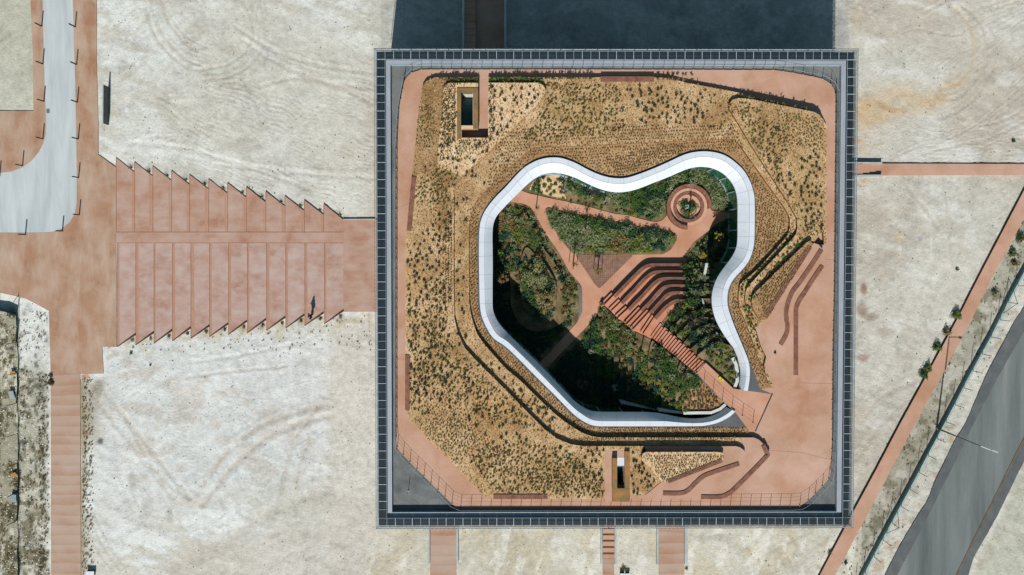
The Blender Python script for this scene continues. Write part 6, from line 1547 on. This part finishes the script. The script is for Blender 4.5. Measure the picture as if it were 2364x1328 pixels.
# ------------------------------------------------------------------ fences
low = [(2500, 376), (2440, 490), (2385, 594), (2364, 632), (2330, 695), (2312, 732), (2288, 780), (2261.5, 828), (2237, 872), (2213.5, 918), (2190, 963), (2163, 1014), (2142, 1053), (2119, 1097), (2095, 1142), (2071, 1186), (2047, 1230), (2023, 1275), (2000, 1319), (1975, 1366), (1930, 1450), (1870, 1560)]
fence = empty('wire_fence', P(2200, 940)+(0,), 'long wire fence on a low teal-grey wall between diagonal path and asphalt road', 'fence')
lw = PL([(x-2, y) for x, y in low], 0.35)
mb = MB(); mb.ribbon(lw, 0.09, 0.09, 0.55, -0.2, nmat('teal_concrete', [C(150, 176, 170), C(176, 196, 188)], scale=1.5, rough=0.85, fine=0.08)); put(mb.build('base_wall'), fence)
Lw = arclen(lw)[-1]; tops = []
for k in range(31):
    p, d = along(lw, 0.3+k*(Lw-0.6)/30); nn = (-d[1], d[0])
    mb = MB(); mb.tube((p[0], p[1], 0.4), (p[0], p[1], 2.35), 0.026, 0.026, M_['dark'], 5); 
    put(mb.build('post'), fence); tops.append((p[0], p[1]))
for i in (8, 21):
    for s in (-1, 1):
        p, d = along(lw, 0.3+i*(Lw-0.6)/30); mb = MB(); mb.tube((p[0]+d[0]*1.1*s, p[1]+d[1]*1.1*s, 0.5), (p[0], p[1], 2.2), 0.024, 0.024, M_['dark'], 5); put(mb.build('brace'), fence)
mb = MB()
for z in (0.7, 1.0, 1.3, 1.6, 1.95, 2.3):
    for a, b in zip(tops[:-1], tops[1:]): mb.tube(a+(z,), b+(z,), 0.004, 0.004, M_['dark'], 3)
put(mb.build('wires'), fence)
# street lamp
lx, ly = P(2163, 989, 0); lamp = empty('street_lamp', (lx, ly, 0), 'tall street lamp leaning over the asphalt road verge with a white arm', 'street lamp')
mb = MB(); mb.tube((lx, ly, -0.2), (lx, ly, 8.8), 0.085, 0.045, nmat('galvanised', [C(96, 102, 104), C(120, 126, 128)], scale=3, rough=0.5), 8); mb.tube((lx, ly, -0.1), (lx, ly, 0.25), 0.16, 0.12, M_['lightmetal'], 8); put(mb.build('pole'), lamp)
mb = MB(); mb.tube((lx, ly, 8.75), (lx+0.85, ly-0.32, 9.05), 0.035, 0.03, M_['white'], 6); put(mb.build('arm'), lamp)
mb = MB(); mb.prism([(lx+0.80, ly-0.38), (lx+1.32, ly-0.56), (lx+1.36, ly-0.42), (lx+0.86, ly-0.24)], 9.10, 9.02, M_['concrete'], bottom=True); put(mb.build('lamp_head'), lamp)

# western wire fence with corner brace and low screening
wf = [(40, 726), (40, 790), (42, 860), (40, 930), (42, 1000), (42, 1068), (43, 1135), (41, 1200), (42, 1265), (43, 1345)]
wfw = PL(wf, 0); fence2 = empty('wire_fence', wfw[4]+(0,), 'old wire fence with rusty panels in the scrub at the far left', 'fence')
grn = nmat('dark_screen_mesh', [C(56, 72, 76), C(76, 92, 94)], scale=6, rough=0.9)
for (p) in wfw+PL([(-20, 716)], 0):
    mb = MB(); mb.tube((p[0], p[1], -0.2), (p[0], p[1], 2.1), 0.03, 0.03, M_['dark'], 5); put(mb.build('post'), fence2)
mb = MB(); c0 = wfw[0]; mb.tube((c0[0], c0[1], 1.9), (c0[0]-0.9, c0[1]+0.3, 0), 0.028, 0.028, M_['dark'], 5); mb.tube((c0[0], c0[1], 1.9), (c0[0]+0.1, c0[1]-1.3, 0), 0.028, 0.028, M_['lightmetal'], 5); put(mb.build('brace'), fence2)
rw = random.Random(5)
for i, (a, b) in enumerate(zip(wfw[:-1], wfw[1:])):
    h = (0.34, 0.12, 0.28, 0.10, 0.14, 0.3, 0.34, 0.1, 0.3)[i]
    mb = MB(); mb.ribbon([a, ((a[0]+b[0])/2+0.08, (a[1]+b[1])/2), b], 0.012, 0.012, h, 0.02, grn); put(mb.build('screen'), fence2)
mb = MB(); mb.ribbon(PL([(40, 727), (20, 718), (-30, 712)], 0), 0.02, 0.02, 0.85, 0.0, grn); put(mb.build('screen'), fence2)
mb = MB()
for z in (0.8, 1.2, 1.6, 2.0):
    for a, b in zip(wfw[:-1], wfw[1:]): mb.tube(a+(z,), b+(z,), 0.004, 0.004, M_['dark'], 3)
put(mb.build('wires'), fence2)
def sheetobj(px, py, w, h, rz, mat, label, name='metal_sheet', tilt=0.35):
    x, y = P(px, py, 0.1); mb = MB(); mb.prism([(-w, -h), (w, -h), (w*0.9, h), (-w, h*0.95)], 0.01, -0.01, mat, bottom=True); o = mb.build(name); o.location = (x, y, 0.22); o.rotation_euler = (tilt, 0.1, rz); tag(o, label, 'sheet')
ors = nmat('orange_sheet', [C(146, 112, 56), C(164, 126, 66)], scale=3, rough=0.7)
sheetobj(31, 862, 0.25, 0.2, 0.1, ors, 'upper orange-brown sheet leaning by the old left-hand fence')
sheetobj(33, 1096, 0.25, 0.2, 0.4, ors, 'lower orange-brown sheet leaning by the old left-hand fence')
sheetobj(28, 912, 0.24, 0.42, 0.1, nmat('grey_sheet', [C(104, 118, 122), C(124, 136, 138)], scale=3, rough=0.5), 'grey sheet lying beside the old fence, below the upper orange one')
sheetobj(32, 1150, 0.27, 0.42, -0.15, MATS['grey_sheet'], 'grey sheet lying beside the old fence near the bottom left')
# utility boxes
def ubox(px, py, w, h, label):
    x, y = P(px, py, 0.3); t_ = empty('utility_box', (x, y, 0), label, 'box'); mb = MB(); mb.box(-w, w, -h, h, -0.05, 0.36, M_['dark']); o = mb.build('body'); o.parent = t_
    mb = MB(); mb.prism([(-w-0.02, -h-0.02), (w+0.02, -h-0.02), (w+0.02, h+0.02), (-w-0.02, h+0.02)], 0.42, 0.361, M_['white']); o = mb.build('lid'); o.parent = t_
ubox(208.5, 1324, 0.36, 0.2, 'white-lidded utility box at the bottom edge beside the left red path')
ubox(1436.5, 1327, 0.2, 0.12, 'left one of two small white-lidded boxes below the narrow steps')
ubox(1448.5, 1327, 0.18, 0.12, 'right one of two small white-lidded boxes below the narrow steps')

# bushes along the diagonal path
def gbush(px, py, r_, keys, label, h=None, name='bush', z=0.0, n=None, group=None, cat='bush'):
    x, y = P(px, py, z+0.4*r_); rr = np.random.default_rng(int(px*5+py)); t_ = empty(name, (x, y, z), label, cat, group)
    n = n or int(800*(r_/0.45)**1.5)+40; r_ *= 1.25; v = leaves(n, r_, r_*0.92, h or r_*1.3, 0.10, rr, shell=0.3, base=0.0)
    o = npmesh('foliage', v, quads(len(v)), [PALETTE[k] for k in keys]); o.parent = t_
    if len(keys) > 1 and len(o.data.polygons) == len(v)//4: o.data.polygons.foreach_set('material_index', rr.integers(0, len(keys), len(v)//4).astype(np.int32))
    mb = MB(); mb.tube((0, 0, -0.1), (0.02, 0.01, 0.5*(h or r_)), 0.03, 0.012, BARK); o = mb.build('stem'); o.parent = t_
gg = 'green bushes along the diagonal path'
gbush(2208, 728, 0.50, ['green', 'green', 'lime'], 'topmost green bush on the left edge of the diagonal path', group=gg)
gbush(2185.5, 767, 0.42, ['tuft', 'dry', 'olive'], 'brownish-green bush, second down the diagonal path', group=gg)
gbush(2164, 802, 0.46, ['green', 'lime', 'green'], 'green bush third down the diagonal path', group=gg)
gbush(2142, 850, 0.44, ['green', 'lime'], 'upper half of the double bush low on the diagonal path', group=gg)
gbush(2133, 865, 0.46, ['green', 'deep'], 'lower half of the double bush low on the diagonal path', group=gg)
gbush(2339.5, 326, 0.20, ['deep', 'green'], 'lone small bush in the sand above the straight east path', n=120)
gbush(2209.5, 622, 0.18, ['deep', 'lime'], 'lone small bush in the sand between the two east paths', n=100)
gbush(1917, 1277, 0.24, ['green', 'lime', 'deep'], 'small bush at the left edge of the diagonal path near its foot', n=150)
gbush(2356, 549, 0.50, ['slate', 'green', 'tuft'], 'dark bush at the right picture edge beside the diagonal path')
gbush(2338, 585, 0.42, ['green', 'lime', 'slate'], 'spiky green bush below the dark one at the right edge')
gbush(2342, 608, 0.30, ['tuft', 'brown'], 'brown scrubby bush near the fence below the spiky green one')
gbush(2296, 676, 0.34, ['slate', 'olive'], 'grey bush between the diagonal path and fence, upper part')
gbush(2197, 818, 0.20, ['slate', 'deep'], 'small dark bush between path and fence by the double bush', n=100)
gbush(2190, 840, 0.18, ['olive', 'slate'], 'smallest grey bush between path and fence below the small dark one', n=90)
gbush(2264, 640+55, 0.22, ['olive', 'tuft'], 'low olive bush on the right edge of the upper diagonal path', n=120)
gbush(117, 884, 0.34, ['tuft', 'brown', 'slate'], 'dark weedy bush at the left edge of the long red path')
gbush(117, 868, 0.24, ['slate', 'tuft'], 'small dark bush just above the weedy one on the left path edge', n=150)
gbush(302, 816, 0.14, ['green', 'deep'], 'tiny round green bush below the saw-tooth steps', n=80)
gbush(347, 843, 0.11, ['tuft'], 'tiny olive weed in the chalky yard below the steps', n=50)
gbush(1440, 1313, 0.30, ['lime', 'tuft', 'rust'], 'yellow-green weed just above the two small white boxes', h=0.3, n=160)
gbush(1585, 1313, 0.16, ['tuft', 'dry'], 'small dry weed beside the widest red path at the bottom', n=70)
gbush(1952, 1300, 0.2, ['slate', 'deep'], 'small dark bush right of the diagonal path near the bottom', n=120)
for i, (t0, q_) in enumerate([(a, 'n') for a in ZT]+[(a, 's') for a in ZB]):
    x_, y_ = (t0[2]-8, t0[3]-9) if q_ == 'n' else (t0[2]-7, t0[3]+13)
    gbush(x_, y_, 0.17, ['slate', 'brown', 'dry'] if i % 3 else ['tuft', 'slate', 'olive'], ['first', 'second', 'third', 'fourth', 'fifth', 'sixth', 'seventh', 'eighth', 'ninth', 'tenth', 'eleventh', 'twelfth'][i % 12]+' scrubby weed from the left in the notches '+('above' if q_ == 'n' else 'below')+' the saw-tooth steps', h=0.22, name='weed', n=60, group='weeds in the notches of the saw-tooth steps', cat='weed')
# loose stones and dry weeds
def stones(n, sel, seed, rmin, rmax, cols, name, label):
    r = np.random.default_rng(seed); U_ = r.uniform(*sel[0], n); V__ = r.uniform(*sel[1], n)
    keep = sel[2](U_, V__); U_, V__ = U_[keep], V__[keep]; vs = []; fs = []
    k = len(U_); s = rmin+(rmax-rmin)*r.random(k)**3
    base = np.array([[1, 0, 0], [0, 1, 0], [-1, 0, 0], [0, -1, 0], [0.2, 0.1, 0.8]]); tri = np.array([[0, 1, 4], [1, 2, 4], [2, 3, 4], [3, 0, 4]])
    pos = np.array([P(u, v, 0)+(0.0,) for u, v in zip(U_, V__)])
    ang = r.random(k)*6.28; c, q_ = np.cos(ang), np.sin(ang); M = np.stack([np.stack([c, -q_, 0*c], -1), np.stack([q_, c, 0*c], -1), np.stack([0*c, 0*c, 1+0*c], -1)], 1)
    b = base[None]*np.stack([s*(0.7+0.6*r.random(k)), s, s*0.8], -1)[:, None, :]
    v = np.einsum('kij,kvj->kvi', M, b)+pos[:, None, :]
    f = (tri[None]+(np.arange(k)*5)[:, None, None]).reshape(-1, 3)
    return tag(npmesh(name, v.reshape(-1, 3), f, cols), label, 'stones', kind='stuff')
def onsoil(U_, V__):
    m = np.ones(U_.shape, bool)
    for poly in (outl+[], [(60, -40), (182, -40), (182, 545), (-60, 545), (-60, 250), (75, 250)], [(262, 360), (870, 505), (870, 722), (262, 805)], dl+dr[::-1], al+ar[::-1], [(1950, 368), (2420, 368), (2420, 412), (1950, 412)], [(864, -10), (1985, -10), (1985, 1222), (864, 1222)],
                 [(985, 1200), (1060, 1200), (1060, 1340), (985, 1340)], [(1384, 1200), (1425, 1200), (1425, 1340), (1384, 1340)], [(1514, 1200), (1590, 1200), (1590, 1340), (1514, 1340)], [(110, 660), (240, 660), (240, 870), (190, 870), (190, 1340), (114, 1340)]):
        m &= ~inpoly(U_, V__, poly)
    return m
stones(5200, ((-5, 2369), (-5, 1333), onsoil), 71, 0.015, 0.07, nmat('dark_stone', [C(84, 80, 72), C(112, 106, 96)], scale=4), 'pebbles', 'small dark stones strewn over the sandy yards')
stones(3200, ((-5, 2369), (-5, 1333), onsoil), 72, 0.015, 0.08, nmat('pale_stone', [C(206, 202, 192), C(226, 222, 212)], scale=4), 'pebbles', 'small pale stones strewn over the sandy yards')
stones(2400, ((-5, 118), (700, 1333), onsoil), 73, 0.02, 0.09, MATS['pale_stone'], 'rubble', 'pale rubble in the scrub strip at the far left')
stones(700, ((1900, 2369), (430, 1333), lambda u, v: onsoil(u, v) & (np.abs((u-(2364-(v-502)*0.535))-28) < 34)), 74, 0.03, 0.10, MATS['dark_stone'], 'rubble', 'dark rubble in the verge between diagonal path and fence')
mass = Mass(); r = np.random.default_rng(77)
def weeds(n, ur, vr, keys, s0, s1, cond=None):
    U_ = r.uniform(*ur, n); V__ = r.uniform(*vr, n); m = onsoil(U_, V__)
    if cond is not None: m &= cond(U_, V__)
    for u, v in zip(U_[m], V__[m]):
        s = s0+(s1-s0)*r.random()**2; x, y = P(u, v, 0); mass.add(keys[r.integers(len(keys))], leaves(int(10+60*s), s, s, s*0.9, 0.07, r)+np.array((x, y, 0.0)))
weeds(1100, (-5, 116), (720, 1333), ['tuft', 'brown', 'slate', 'dry'], 0.06, 0.26, lambda u, v: vn(u, v, 30, 12, 4) > 0.47)
weeds(260, (90, 118), (860, 1333), ['slate', 'tuft', 'brown'], 0.08, 0.24)
weeds(420, (186, 215), (860, 1333), ['tuft', 'dry', 'brown'], 0.05, 0.16)
weeds(1300, (1880, 2369), (430, 1333), ['tuft', 'slate', 'dry', 'brown'], 0.05, 0.2, lambda u, v: np.abs((u-(2364-(v-502)*0.535))-30) < 30)
weeds(500, (1880, 2369), (430, 1333), ['brown', 'tuft', 'rust'], 0.04, 0.14, lambda u, v: np.abs((u-(2364-(v-502)*0.535))-85) < 22)
weeds(260, (240, 860), (700, 810), ['dry', 'tuft', 'slate'], 0.04, 0.13)
weeds(160, (230, 800), (350, 520), ['dry', 'slate'], 0.04, 0.12, lambda u, v: v > 345+(u-230)*0.24)
weeds(40, (0, 76), (200, 256), ['tuft', 'slate'], 0.04, 0.13)
mass.build('weeds', 'dry weeds and low scrub growing in the sand around the paths', 'weeds')
